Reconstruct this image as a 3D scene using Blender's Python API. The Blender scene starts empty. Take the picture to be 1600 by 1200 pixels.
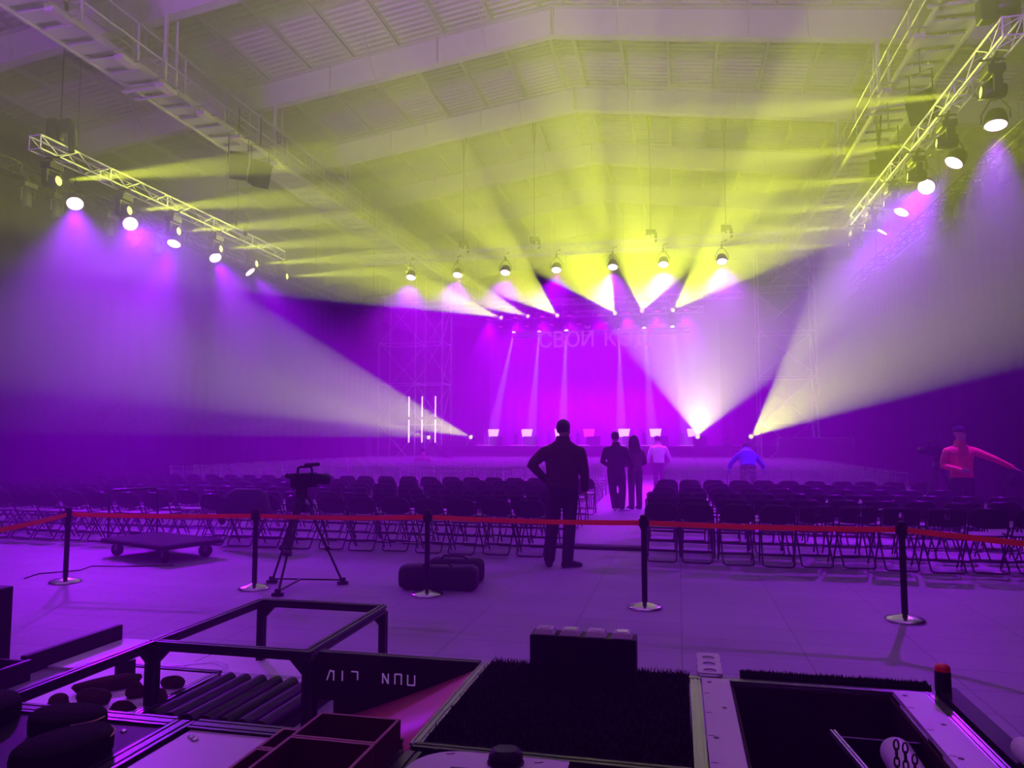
import bpy, bmesh, math, random
from math import sin, cos, pi, radians, sqrt, atan, atan2, asin
from mathutils import Vector, Matrix, Quaternion
random.seed(7)
SC = bpy.context.scene
COL = SC.collection

# ------------------------------------------------------------------ camera
F_PX = 1150.0                                   # focal length in pixels of the 1600 px wide frame
PITCH = atan(88 / F_PX)
YAW = atan(260 / F_PX * cos(PITCH))
EYE = Vector((0, 0, 1.6))
cam_data = bpy.data.cameras.new('camera')
cam_data.sensor_width = 36.0
cam_data.lens = 36.0 * F_PX / 1600
cam_data.clip_end = 300
cam_data.clip_start = 0.05
cam = bpy.data.objects.new('camera', cam_data)
cam.location = EYE
cam.rotation_euler = (pi / 2 + PITCH, 0, YAW)
COL.objects.link(cam)
SC.camera = cam
RT = Vector((cos(YAW), sin(YAW), 0))
FW = Vector((-sin(YAW) * cos(PITCH), cos(YAW) * cos(PITCH), sin(PITCH)))
UP = RT.cross(FW)


def ray(px, py):
    return FW + RT * ((px - 800) / F_PX) - UP * ((py - 600) / F_PX)


def at_y(px, py, y):                            # the place a photo point has at a known distance down the hall
    d = ray(px, py)
    return EYE + d * (y / d.y)


def at_z(px, py, z):                            # ... at a known height
    d = ray(px, py)
    return EYE + d * ((z - EYE.z) / d.z)


def at_x(px, py, x):                            # ... on a known line along the hall
    d = ray(px, py)
    return EYE + d * (x / d.x)


# ------------------------------------------------------------------ haze, exposure
world = bpy.data.worlds.new('hall_air')
SC.world = world
world.use_nodes = True
wn = world.node_tree
wn.nodes.clear()
w_out = wn.nodes.new('ShaderNodeOutputWorld')
w_bg = wn.nodes.new('ShaderNodeBackground')
w_bg.inputs['Color'].default_value = (0, 0, 0, 1)
w_bg.inputs['Strength'].default_value = 0
w_vol = wn.nodes.new('ShaderNodeVolumeScatter')  # stage haze filling the whole hall
w_vol.inputs['Color'].default_value = (0.97, 0.97, 0.97, 1)
w_vol.inputs['Density'].default_value = 0.028
w_vol.inputs['Anisotropy'].default_value = 0.35
wn.links.new(w_bg.outputs[0], w_out.inputs['Surface'])
wn.links.new(w_vol.outputs[0], w_out.inputs['Volume'])
SC.view_settings.view_transform = 'Standard'
SC.view_settings.look = 'None'
SC.view_settings.gamma = 1
SC.view_settings.use_curve_mapping = False
SC.view_settings.exposure = 0.0
SC.cycles.max_bounces = 5
SC.cycles.diffuse_bounces = 3
SC.cycles.glossy_bounces = 2
SC.cycles.volume_bounces = 0
SC.cycles.use_denoising = True
SC.cycles.sample_clamp_indirect = 4
SC.cycles.caustics_reflective = False
SC.cycles.caustics_refractive = False

# ------------------------------------------------------------------ stage lighting (lamps with fixtures built below, plus an added roof fill)
YELLOW = (0.90, 1.0, 0.05)
VIOLET = (0.45, 0.0, 0.95)
BLUEVIOLET = (0.34, 0.0, 1.0)
MAGENTA = (0.75, 0.0, 1.0)
PALE = (0.75, 0.7, 1.0)


def spot(name, loc, direc, half_deg, watts, color, blend=0.15, radius=0.04, smooth=0.0):
    d = bpy.data.lights.new(name, 'SPOT')
    d.energy = watts
    d.color = color
    d.spot_size = radians(2 * half_deg)
    d.spot_blend = blend
    d.shadow_soft_size = radius
    if smooth:                                   # wide lens: the beam does not burn out right at the lamp
        d.use_nodes = True
        nt = d.node_tree
        fo = nt.nodes.new('ShaderNodeLightFalloff')
        fo.inputs['Strength'].default_value = 1.0
        fo.inputs['Smooth'].default_value = smooth
        nt.links.new(fo.outputs['Quadratic'], nt.nodes['Emission'].inputs['Strength'])
    o = bpy.data.objects.new(name, d)
    o.location = Vector(loc) + Vector(direc).normalized() * 0.23
    o.rotation_euler = Vector(direc).to_track_quat('-Z', 'Y').to_euler()
    COL.objects.link(o)
    return o


def fan_dir(apex_px, e1, e2, y, half):
    """direction of a cone whose rims pass through two photo points, leaning towards the hall"""
    a = at_y(*apex_px, y)
    v = (a - EYE).normalized()
    def flat(e):
        q = EYE + ray(*e) * ((a - EYE).dot(FW) / ray(*e).dot(FW)) - a
        return (q - v * q.dot(v)).normalized()
    d1, d2 = flat(e1), flat(e2)
    b = (d1 + d2).normalized()
    alpha = max(d1.angle(d2) / 2, radians(half) * 1.02)
    s = sin(radians(half)) / sin(alpha)
    return a, (b * s - v * sqrt(max(0, 1 - s * s))).normalized()


Y_TRUSS = 37.2
STAGE_FANS = [((785, 497), (560, 478), (710, 453), 5), ((827, 495), (728, 480), (740, 432), 6), ((872, 494), (809, 475), (839, 429), 7),
              ((962, 491), (850, 438), (959, 417), 9), ((1003, 487), (961, 418), (1070, 436), 9.5), ((1050, 486), (1072, 432), (1171, 440), 8)]
FLOOR_FANS = [((672, 684), (560, 631), (560, 684), 5), ((738, 683), (560, 567), (680, 678), 6), ((1090, 682), (976, 558), (1186, 618), 9), ((1172, 684), (1255, 459), (1300, 654), 8)]
SIDE_Y = [13.2, 15.35, 17.2, 19.1, 21.0, 22.9]
LEFT_PAR = [(at_x(px, py, -13.8), d) for px, py, d in ((117, 315, (0.7, -0.63, -1)), (203, 348, (1.26, -1.05, -1)), (273, 377, (0.1, -0.5, -1)), (335, 400, (0.8, -0.4, -1)), (388, 422, (0.9, 0.2, -1)))]
RIGHT_PAR = [(at_x(px, py, 5.6), d) for px, py, d in ((1556, 189, (-0.15, -0.25, -1)), (1494, 249, (-0.7, -0.2, -1)), (1449, 290, (-0.8, -1.15, -1)), (1411, 327, (-0.6, -0.2, -1)), (1380, 357, (-0.7, 0.2, -1)))]
FRONT_PAR_X = [-9.93, -8.06, -6.2, -4.27, -2.21, -0.42, 1.59]
FAN_W = 72000
beams = []
for (ap, e1, e2, h) in STAGE_FANS:
    a, d = fan_dir(ap, e1, e2, Y_TRUSS, h)
    beams.append((a, d))
    spot('fan_beam', a, d, h, FAN_W, YELLOW, smooth=6)
floor_beams = []
for (ap, e1, e2, h), k in zip(FLOOR_FANS, (0.55, 0.55, 0.35, 0.6)):
    a, d = fan_dir(ap, e1, e2, 35.0, h)
    floor_beams.append((a, d))
    spot('floor_beam', a, d, h, FAN_W * k, YELLOW, smooth=6)
for y in SIDE_Y:
    spot('side_beam', (-13.25, y, 7.28), (1, 0.0, 0.0), 3.3, 42000, YELLOW, smooth=0.2)
    spot('side_beam', (5.05, y, 7.34), (-1, 0.0, 0.0), 3.3, 42000, YELLOW, smooth=0.2)
for p, d in LEFT_PAR:
    spot('par_wash', p, d, 25, 6800, BLUEVIOLET, 0.9, 0.1)
for p, d in RIGHT_PAR:
    spot('par_wash', p, d, 25, 5500, (0.36, 0.0, 1.0), 0.9, 0.1)
for x in FRONT_PAR_X:
    spot('par_wash', (x, 26.4, 7.87), (0, -0.3, -1), 52, 7000, VIOLET, 0.9, 0.1)
for x in (-9.0, 1.5):                           # added fill spots behind the camera, no fixtures, brightening the roof
    spot('roof_fill', (x, -6.0, 3.2), (0, 1.2, 1), 41, 36000, (0.5, 0.06, 1.0), 1.0, 0.3)
THIN = [((804, 515), (775, 650)), ((843, 514), (832, 650)), ((885, 512), (880, 650)), ((967, 511), (970, 650)), ((1006, 508), (1017, 650)), ((1050, 506), (1068, 650))]
thin_beams = []
for ap, to in THIN:
    a = at_y(*ap, 39.2)
    d = at_y(*to, 36.5) - a
    thin_beams.append((a, d))
    spot('thin_beam', a, d, 2.6, 26000, PALE)
SMALL_PAR = ((763, 497), (806, 494), (847, 492), (890, 491), (937, 490), (980, 487), (1027, 484), (1072, 482))
for px, py in SMALL_PAR:
    spot('stage_wash', at_y(px, py, 37.3), (0, 0.35, -1), 50, 9500, (0.5, 0.0, 1.0), 0.7, 0.1)

# ------------------------------------------------------------------ helpers
def frame_of(d, up=Vector((0, 0, 1))):
    d = d.normalized()
    if abs(d.dot(up)) > 0.98:
        up = Vector((0, 1, 0))
    a = d.cross(up).normalized()
    return a, a.cross(d).normalized()


class MB:
    """collects faces and links them as one mesh object"""
    def __init__(self):
        self.v, self.f, self.s = [], [], []

    def add(self, vs, fs, smooth=False):
        n = len(self.v)
        self.v += [Vector(p) for p in vs]
        self.f += [tuple(i + n for i in q) for q in fs]
        self.s += [smooth] * len(fs)
        return self

    def box(self, c, s, m=None):
        hx, hy, hz = s[0] / 2, s[1] / 2, s[2] / 2
        vs = [Vector((x, y, z)) for z in (-hz, hz) for y in (-hy, hy) for x in (-hx, hx)]
        if m is not None:
            vs = [m @ p for p in vs]
        c = Vector(c)
        return self.add([c + p for p in vs], [(0, 2, 3, 1), (4, 5, 7, 6), (0, 1, 5, 4), (2, 6, 7, 3), (0, 4, 6, 2), (1, 3, 7, 5)])

    def span(self, x0, x1, y0, y1, z0, z1):
        return self.box(((x0 + x1) / 2, (y0 + y1) / 2, (z0 + z1) / 2), (abs(x1 - x0), abs(y1 - y0), abs(z1 - z0)))

    def bar(self, p, q, w, h=None, up=Vector((0, 0, 1))):
        p, q = Vector(p), Vector(q)
        h = h or w
        a, b = frame_of(q - p, up)
        vs = [e + a * (i * w / 2) + b * (j * h / 2) for e in (p, q) for i, j in ((-1, -1), (1, -1), (1, 1), (-1, 1))]
        return self.add(vs, [(3, 2, 1, 0), (4, 5, 6, 7), (0, 1, 5, 4), (1, 2, 6, 5), (2, 3, 7, 6), (3, 0, 4, 7)])

    def extrude(self, prof, p, q, up=Vector((0, 0, 1)), smooth=False):
        p, q = Vector(p), Vector(q)
        a, b = frame_of(q - p, up)
        n = len(prof)
        vs = [e + a * x + b * y for e in (p, q) for x, y in prof]
        fs = [(i, (i + 1) % n, (i + 1) % n + n, i + n) for i in range(n)]
        self.add(vs, fs, smooth)
        return self.add(vs, [tuple(range(n - 1, -1, -1)), tuple(range(n, 2 * n))])

    def tube(self, pts, r, n=6, closed=False, cap=True, round_ends=False):
        pts = [Vector(p) for p in pts]
        rr = list(r) if isinstance(r, (list, tuple)) else [r] * len(pts)
        if round_ends:
            d0, d1 = (pts[1] - pts[0]).normalized(), (pts[-1] - pts[-2]).normalized()
            P, R = [], []
            for k in (0.98, 0.75, 0.4):
                P.append(pts[0] - d0 * rr[0] * k); R.append(rr[0] * sqrt(1 - k * k))
            P += pts; R += rr
            for k in (0.4, 0.75, 0.98):
                P.append(pts[-1] + d1 * rr[-1] * k); R.append(rr[-1] * sqrt(1 - k * k))
            pts, rr = P, R
        m = len(pts)
        T = []
        for i in range(m):
            if closed:
                t = pts[(i + 1) % m] - pts[i - 1]
            else:
                t = (pts[min(i + 1, m - 1)] - pts[max(i - 1, 0)])
            T.append(t.normalized() if t.length > 1e-9 else Vector((0, 0, 1)))
        a, _ = frame_of(T[0])
        vs = []
        for i in range(m):
            a = (a - T[i] * a.dot(T[i]))
            a = a.normalized() if a.length > 1e-6 else frame_of(T[i])[0]
            b = T[i].cross(a)
            vs += [pts[i] + a * (rr[i] * cos(2 * pi * k / n)) + b * (rr[i] * sin(2 * pi * k / n)) for k in range(n)]
        fs = []
        for i in range(m if closed else m - 1):
            j = (i + 1) % m
            fs += [(i * n + k, i * n + (k + 1) % n, j * n + (k + 1) % n, j * n + k) for k in range(n)]
        self.add(vs, fs, True)
        if cap and not closed:
            self.add(vs[:n], [tuple(range(n - 1, -1, -1))])
            self.add(vs[-n:], [tuple(range(n))])
        return self

    def lathe(self, prof, n=16, m=None, smooth=True):
        m = m or Matrix()
        vs = [m @ Vector((r * cos(2 * pi * k / n), r * sin(2 * pi * k / n), z)) for r, z in prof for k in range(n)]
        fs = [(i * n + k, i * n + (k + 1) % n, (i + 1) * n + (k + 1) % n, (i + 1) * n + k) for i in range(len(prof) - 1) for k in range(n)]
        self.add(vs, fs, smooth)
        if prof[0][0] > 1e-4:
            self.add(vs[:n], [tuple(range(n - 1, -1, -1))])
        if prof[-1][0] > 1e-4:
            self.add(vs[-n:], [tuple(range(n))])
        return self

    def loft(self, rings, n=18, power=2.3):
        """rings: (centre, half width along a, half depth along b, a, b)"""
        vs = []
        for c, rx, ry, a, b in rings:
            for k in range(n):
                t = 2 * pi * k / n
                x, y = cos(t), sin(t)
                x = abs(x) ** (2 / power) * (1 if x > 0 else -1)
                y = abs(y) ** (2 / power) * (1 if y > 0 else -1)
                vs.append(Vector(c) + Vector(a) * (rx * x) + Vector(b) * (ry * y))
        fs = [(i * n + k, i * n + (k + 1) % n, (i + 1) * n + (k + 1) % n, (i + 1) * n + k) for i in range(len(rings) - 1) for k in range(n)]
        self.add(vs, fs, True)
        self.add(vs[:n], [tuple(range(n - 1, -1, -1))])
        return self.add(vs[-n:], [tuple(range(n))])

    def ball(self, c, r, m=None, n=12, rings=8):
        r = Vector(r) if not isinstance(r, (int, float)) else Vector((r, r, r))
        mm = Matrix.Translation(Vector(c)) @ (m.to_4x4() if m is not None else Matrix()) @ Matrix.Diagonal((*r, 1))
        prof = [(sin(pi * i / rings), -cos(pi * i / rings)) for i in range(rings + 1)]
        prof[0] = (0.02, -1); prof[-1] = (0.02, 1)
        return self.lathe(prof, n, mm)

    def prism(self, poly, z0, z1, m=None):
        n = len(poly)
        vs = [Vector((x, y, z)) for z in (z0, z1) for x, y in poly]
        if m is not None:
            vs = [m @ p for p in vs]
        return self.add(vs, [tuple(range(n - 1, -1, -1)), tuple(range(n, 2 * n))] + [(i, (i + 1) % n, (i + 1) % n + n, i + n) for i in range(n)])

    def merge(self, o, m):
        n = len(self.v)
        self.v += [m @ p for p in o.v]
        self.f += [tuple(i + n for i in q) for q in o.f]
        self.s += o.s
        return self

    def build(self, name, m, parent=None, world=False, bevel=0, remesh=0, smooth=None):
        org = Vector()
        if world and parent is not None:
            r = parent
            while r.parent is not None:
                r = r.parent
            org = r.location
        me = bpy.data.meshes.new(name)
        me.from_pydata([p - org for p in self.v], [], self.f)
        sm = self.s if smooth is None else [smooth] * len(self.f)
        me.polygons.foreach_set('use_smooth', sm)
        me.materials.append(m)
        me.update()
        o = bpy.data.objects.new(name, me)
        COL.objects.link(o)
        if remesh:
            md = o.modifiers.new('skin', 'REMESH')
            md.mode = 'VOXEL'; md.voxel_size = remesh; md.use_smooth_shade = True
            ms = o.modifiers.new('soften', 'SMOOTH'); ms.iterations = 4; ms.factor = 0.5
            bpy.context.view_layer.update()
            ev = o.evaluated_get(bpy.context.evaluated_depsgraph_get())
            me2 = bpy.data.meshes.new_from_object(ev)
            o.modifiers.clear()
            o.data = me2
            me2.materials.clear(); me2.materials.append(m)
            bpy.data.meshes.remove(me)
        if bevel:
            b = o.modifiers.new('edges', 'BEVEL'); b.width = bevel; b.segments = 2; b.limit_method = 'ANGLE'
        if parent is not None:
            o.parent = parent
        return o


def tag(o, label, cat=None, group=None, kind=None):
    o['label'] = label
    if cat: o['category'] = cat
    if group: o['group'] = group
    if kind: o['kind'] = kind
    return o


def thing(name, label, cat, loc=(0, 0, 0), rotz=0.0, group=None):
    o = bpy.data.objects.new(name, None)
    o.empty_display_size = 0.1
    o.location = loc
    o.rotation_euler = (0, 0, rotz)
    COL.objects.link(o)
    return tag(o, label, cat, group)


KIDS = {}
def copy_tree(o, parent=None):
    c = o.copy()
    COL.objects.link(c)
    c.parent = parent
    if o.name not in KIDS:
        KIDS[o.name] = list(o.children)
    for ch in KIDS[o.name]:
        copy_tree(ch, c)
    return c


ORD = 'zeroth first second third fourth fifth sixth seventh eighth ninth tenth eleventh twelfth thirteenth fourteenth fifteenth sixteenth seventeenth eighteenth nineteenth twentieth'.split()
ORD += ['twenty-' + w for w in ORD[1:10]] + ['thirtieth']


# ------------------------------------------------------------------ materials
def mat(name, c, rough=0.6, metal=0.0, var=0.15, scale=6.0, bump=0.0, spec=0.5):
    m = bpy.data.materials.new(name)
    m.use_nodes = True
    nt = m.node_tree
    b = nt.nodes['Principled BSDF']
    b.inputs['Roughness'].default_value = rough
    b.inputs['Metallic'].default_value = metal
    b.inputs['Specular IOR Level'].default_value = spec
    tc = nt.nodes.new('ShaderNodeTexCoord')
    nz = nt.nodes.new('ShaderNodeTexNoise')
    nz.inputs['Scale'].default_value = scale
    nz.inputs['Detail'].default_value = 3
    rp = nt.nodes.new('ShaderNodeValToRGB')
    rp.color_ramp.elements[0].position = 0.3
    rp.color_ramp.elements[1].position = 0.7
    rp.color_ramp.elements[0].color = (*[x * (1 - var) for x in c], 1)
    rp.color_ramp.elements[1].color = (*[min(1, x * (1 + var)) for x in c], 1)
    nt.links.new(tc.outputs['Object'], nz.inputs['Vector'])
    nt.links.new(nz.outputs['Fac'], rp.inputs['Fac'])
    nt.links.new(rp.outputs['Color'], b.inputs['Base Color'])
    if bump:
        bp = nt.nodes.new('ShaderNodeBump')
        bp.inputs['Strength'].default_value = bump
        bp.inputs['Distance'].default_value = 0.01
        nt.links.new(nz.outputs['Fac'], bp.inputs['Height'])
        nt.links.new(bp.outputs['Normal'], b.inputs['Normal'])
    return m


def glow(name, c, strength):
    m = bpy.data.materials.new(name)
    m.use_nodes = True
    b = m.node_tree.nodes['Principled BSDF']
    b.inputs['Base Color'].default_value = (*c, 1)
    b.inputs['Emission Color'].default_value = (*c, 1)
    b.inputs['Emission Strength'].default_value = strength
    b.inputs['Roughness'].default_value = 0.3
    return m


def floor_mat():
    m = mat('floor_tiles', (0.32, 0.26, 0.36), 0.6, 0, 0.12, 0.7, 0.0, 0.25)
    nt = m.node_tree
    b = nt.nodes['Principled BSDF']
    rp = [n for n in nt.nodes if n.type == 'VALTORGB'][0]
    tc = [n for n in nt.nodes if n.type == 'TEX_COORD'][0]
    br = nt.nodes.new('ShaderNodeTexBrick')
    br.offset = 0.0
    br.inputs['Color1'].default_value = (1, 1, 1, 1)
    br.inputs['Color2'].default_value = (0.86, 0.86, 0.86, 1)
    br.inputs['Mortar'].default_value = (0.6, 0.6, 0.6, 1)
    br.inputs['Scale'].default_value = 1.0
    br.inputs['Mortar Size'].default_value = 0.008
    br.inputs['Brick Width'].default_value = 0.9
    br.inputs['Row Height'].default_value = 0.45
    nt.links.new(tc.outputs['Object'], br.inputs['Vector'])
    mx = nt.nodes.new('ShaderNodeMix')
    mx.data_type = 'RGBA'; mx.blend_type = 'MULTIPLY'
    mx.inputs['Factor'].default_value = 1
    nt.links.new(rp.outputs['Color'], mx.inputs[6])
    nt.links.new(br.outputs['Color'], mx.inputs[7])
    nt.links.new(mx.outputs[2], b.inputs['Base Color'])
    n2 = nt.nodes.new('ShaderNodeTexNoise')
    n2.inputs['Scale'].default_value = 35
    n2.inputs['Detail'].default_value = 4
    nt.links.new(tc.outputs['Object'], n2.inputs['Vector'])
    bp = nt.nodes.new('ShaderNodeBump')
    bp.inputs['Strength'].default_value = 0.25
    bp.inputs['Distance'].default_value = 0.004
    nt.links.new(n2.outputs['Fac'], bp.inputs['Height'])
    nt.links.new(bp.outputs['Normal'], b.inputs['Normal'])
    return m



def belt_mat():
    m = mat('orange_belt', (0.95, 0.16, 0.04), 0.55, 0, 0.06, 60)
    nt = m.node_tree
    b = nt.nodes['Principled BSDF']
    rp = [n for n in nt.nodes if n.type == 'VALTORGB'][0]
    tr = nt.nodes.new('ShaderNodeBsdfTranslucent')      # woven belt lets the stage light through
    mx = nt.nodes.new('ShaderNodeMixShader')
    mx.inputs[0].default_value = 0.5
    nt.links.new(rp.outputs['Color'], tr.inputs['Color'])
    nt.links.new(b.outputs[0], mx.inputs[1])
    nt.links.new(tr.outputs[0], mx.inputs[2])
    nt.links.new(mx.outputs[0], nt.nodes['Material Output'].inputs['Surface'])
    return m


M = dict(
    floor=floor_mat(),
    deck=mat('roof_deck_paint', (0.36, 0.36, 0.36), 0.55, 0, 0.05, 2),
    steel=mat('painted_steel', (0.4, 0.4, 0.41), 0.5, 0, 0.06, 2),
    wall=mat('wall_panel', (0.05, 0.05, 0.055), 0.7, 0, 0.1, 1),
    drape=mat('black_drape', (0.012, 0.012, 0.015), 0.95, 0, 0.3, 1.5, 0.0, 0.0),
    backdrop=mat('grey_backdrop', (0.2, 0.2, 0.21), 0.95, 0, 0.1, 1.0, 0.0, 0.1),
    alu=mat('aluminium', (0.72, 0.72, 0.73), 0.4, 0.25, 0.08, 8),
    black=mat('black_metal', (0.012, 0.012, 0.014), 0.4, 0, 0.3, 20),
    blackplastic=mat('black_plastic', (0.005, 0.005, 0.006), 0.55, 0, 0.3, 12, 0.1, 0.2),
    rubber=mat('black_rubber', (0.01, 0.01, 0.01), 0.8, 0, 0.3, 20),
    fixture=mat('fixture_black', (0.018, 0.018, 0.02), 0.5, 0, 0.3, 10),
    grey=mat('grey_metal', (0.3, 0.3, 0.32), 0.4, 0.6, 0.1, 8),
    vinyl=mat('black_vinyl', (0.014, 0.013, 0.018), 0.38, 0, 0.35, 30, 0.15),
    seatpad=mat('grey_vinyl', (0.10, 0.10, 0.11), 0.4, 0, 0.2, 25, 0.15),
    chairtube=mat('dark_tube', (0.03, 0.03, 0.035), 0.3, 0.7, 0.2, 20),
    chiavari=mat('silver_resin', (0.46, 0.46, 0.5), 0.25, 0.3, 0.06, 10),
    chairseat=mat('grey_cushion', (0.10, 0.10, 0.12), 0.6, 0, 0.1, 10),
    chrome=mat('chrome', (0.8, 0.8, 0.82), 0.18, 1.0, 0.04, 10),
    belt=belt_mat(),
    stage=mat('stage_black', (0.03, 0.03, 0.034), 0.6, 0, 0.2, 4),
    carpet=mat('dark_carpet', (0.02, 0.02, 0.023), 0.95, 0, 0.4, 120, 0.5),
    mdf=mat('reddish_mdf', (0.05, 0.01, 0.008), 0.75, 0, 0.15, 12, 0.0, 0.1),
    mdfedge=mat('pale_mdf_edge', (0.25, 0.10, 0.09), 0.7, 0, 0.12, 30),
    red=mat('red_panel', (0.5, 0.08, 0.16), 0.45, 0, 0.06, 6),
    darkred=mat('dark_red_board', (0.015, 0.003, 0.003), 0.7, 0, 0.2, 6, 0.0, 0.1),
    white=mat('white_board', (0.5, 0.46, 0.46), 0.45, 0, 0.05, 5),
    pale=mat('pale_floor_board', (0.6, 0.58, 0.6), 0.5, 0, 0.06, 3),
    ink=mat('dark_ink', (0.03, 0.03, 0.03), 0.6, 0, 0.2, 9),
    rock=mat('brown_rock', (0.05, 0.018, 0.013), 0.9, 0, 0.35, 14, 0.8, 0.15),
    bark=mat('dark_bark', (0.006, 0.004, 0.003), 0.95, 0, 0.5, 18, 1.0, 0.1),
    woodface=mat('pale_wood_edge', (0.5, 0.33, 0.2), 0.7, 0, 0.2, 20),
    turf=mat('dark_turf', (0.003, 0.0035, 0.003), 0.95, 0, 0.5, 40, 0.0, 0.05),
    rail=mat('black_extrusion', (0.012, 0.012, 0.016), 0.36, 0.4, 0.15, 15),
    raillight=mat('silver_extrusion', (0.22, 0.22, 0.24), 0.3, 0.9, 0.08, 15),
    redcap=mat('red_cap', (0.7, 0.01, 0.01), 0.3, 0, 0.05, 5),
    skin=mat('skin', (0.5, 0.28, 0.21), 0.55, 0, 0.08, 14),
    hair=mat('dark_hair', (0.012, 0.009, 0.008), 0.6, 0, 0.4, 50, 0.4),
    jacket_brown=mat('brown_jacket', (0.055, 0.027, 0.02), 0.8, 0, 0.25, 9, 0.3),
    cloth_black=mat('black_cloth', (0.012, 0.012, 0.016), 0.85, 0, 0.3, 12, 0.3),
    cloth_navy=mat('navy_cloth', (0.02, 0.02, 0.04), 0.85, 0, 0.25, 12, 0.3),
    cloth_grey=mat('grey_cloth', (0.06, 0.06, 0.07), 0.85, 0, 0.25, 12, 0.3),
    cloth_white=mat('white_cloth', (0.7, 0.68, 0.72), 0.85, 0, 0.08, 12, 0.3),
    cloth_blue=mat('blue_cloth', (0.06, 0.05, 0.8), 0.8, 0, 0.1, 12, 0.3),
    cloth_red=mat('red_jacket', (0.85, 0.10, 0.12), 0.75, 0, 0.15, 12, 0.3),
    cloth_brown=mat('brown_cloth', (0.12, 0.06, 0.06), 0.85, 0, 0.2, 12, 0.3),
    lens_violet=glow('violet_lens', (1.0, 0.62, 1.0), 5.0),
    lens_magenta=glow('magenta_lens', (1.0, 0.02, 0.75), 1.3),
    lens_yellow=glow('yellow_lens', (0.95, 1.0, 0.25), 2.0),
    lens_pale=glow('pale_lens', (1.0, 0.9, 1.0), 6.0),
    lens_off=mat('dark_lens', (0.03, 0.03, 0.04), 0.08),
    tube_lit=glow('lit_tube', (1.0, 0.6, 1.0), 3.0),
    panel_white=glow('lit_white_panel', (1.0, 0.93, 0.85), 1.6),
    panel_pink=glow('lit_pink_panel', (1.0, 0.08, 0.75), 0.9),
    strip_pink=glow('lit_pink_strip', (0.95, 0.15, 1.0), 0.8),
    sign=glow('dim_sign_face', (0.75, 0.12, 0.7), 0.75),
    stroke_glow=glow('glowing_strokes', (0.62, 0.35, 0.9), 0.16),  # emission standing for light through the cut letters
)

# ------------------------------------------------------------------ the hall
XC = -3.3                                        # ridge line
XL, XR, YB, YF = -20.3, 13.7, 46.0, -7.0         # walls
RIDGE, SLOPE = 13.0, 0.137                       # underside of the rafters
RAFTER_H, PURLIN_H = 0.85, 0.2
RAFTERS = [5.1, 10.0, 14.9, 19.8, 24.65, 29.6, 34.5, 39.4, 44.3]


def struct(name, mb, m, parent=None, label=None, bevel=0):
    o = mb.build(name, m, parent, bevel=bevel)
    if parent is None:
        o['kind'] = 'structure'
        if label: o['label'] = label
    return o


def rafter_z(x):
    return RIDGE - SLOPE * abs(x - XC)


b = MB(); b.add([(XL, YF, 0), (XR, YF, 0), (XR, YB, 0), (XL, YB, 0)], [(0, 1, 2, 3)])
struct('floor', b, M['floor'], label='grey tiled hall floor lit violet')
b = MB(); b.add([(XL, YF, 0), (XL, YB, 0), (XL, YB, 12.2), (XL, YF, 12.2)], [(0, 1, 2, 3)])
struct('wall_left', b, M['wall'], label='panelled hall wall behind the trolley-side drapes')
b = MB(); b.add([(XR, YF, 0), (XR, YB, 0), (XR, YB, 12.2), (XR, YF, 12.2)], [(3, 2, 1, 0)])
struct('wall_right', b, M['wall'], label='panelled hall wall behind the drapes by the red jacket')
for nm, y, lb in (('wall_back', YB, 'gable wall beyond the stage'), ('wall_front', YF, 'gable wall behind the obstacle course')):
    b = MB(); b.add([(XL, y, 0), (XR, y, 0), (XR, y, 12.2), (XC, y, 14.4), (XL, y, 12.2)], [(0, 1, 2, 3, 4)])
    struct(nm, b, M['wall'], label=lb)
# corrugated roof deck, ribs running down the slope
b = MB()
zt = RIDGE + RAFTER_H + PURLIN_H
ys, y, k = [], YF, 0
while y < YB:
    for dy, dz in ((0, 0), (0.09, 0), (0.12, 0.06), (0.21, 0.06)):
        ys.append((y + dy, dz))
    y += 0.24
for side in (XL, XR):
    vs = []
    for yy, dz in ys:
        vs += [(XC, yy, zt + dz), (side, yy, zt + dz - SLOPE * abs(side - XC))]
    b.add(vs, [(2 * i, 2 * i + 1, 2 * i + 3, 2 * i + 2) for i in range(len(ys) - 1)])
struct('ceiling', b, M['deck'], label='pale corrugated roof deck')
# rafters: one welded I section bent at the ridge
for y in RAFTERS:
    b = MB()
    for side in (XL, XR):
        e0, e1 = Vector((XC, y, RIDGE)), Vector((side, y, rafter_z(side)))
        up = Vector((0, 0, 1))
        hz = Vector((0, 0, RAFTER_H))
        b.bar(e0 + Vector((0, 0, 0.015)), e1 + Vector((0, 0, 0.015)), 0.26, 0.03)
        b.bar(e0 + hz * 0.985, e1 + hz * 0.985, 0.26, 0.03)
        b.bar(e0 + hz * 0.5, e1 + hz * 0.5, 0.016, RAFTER_H * 0.96)
        for t in (0.002, 0.2, 0.4, 0.6, 0.8):
            p = e0.lerp(e1, t)
            b.span(p.x - 0.01, p.x + 0.01, y - 0.11, y + 0.11, p.z + 0.03, p.z + RAFTER_H - 0.03)
    r = struct('roof_beam', b, M['steel'], label='pale steel rafter spanning the hall under the roof deck')
    bb = MB()
    for x in (-16.4, -12.6, -8.6, -5.2, -1.4, 2.0, 6.0, 9.8):
        for s in (-1, 1):
            bb.tube([(x, y + 0.13 * s, rafter_z(x) + 0.05), (x, y + 0.95 * s, rafter_z(x) + RAFTER_H + 0.03)], 0.022, 5)
    struct('flange_brace', bb, M['steel'], r)
xs = [XC + s * (0.35 + 1.42 * i) for s in (-1, 1) for i in range(12)]
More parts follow.
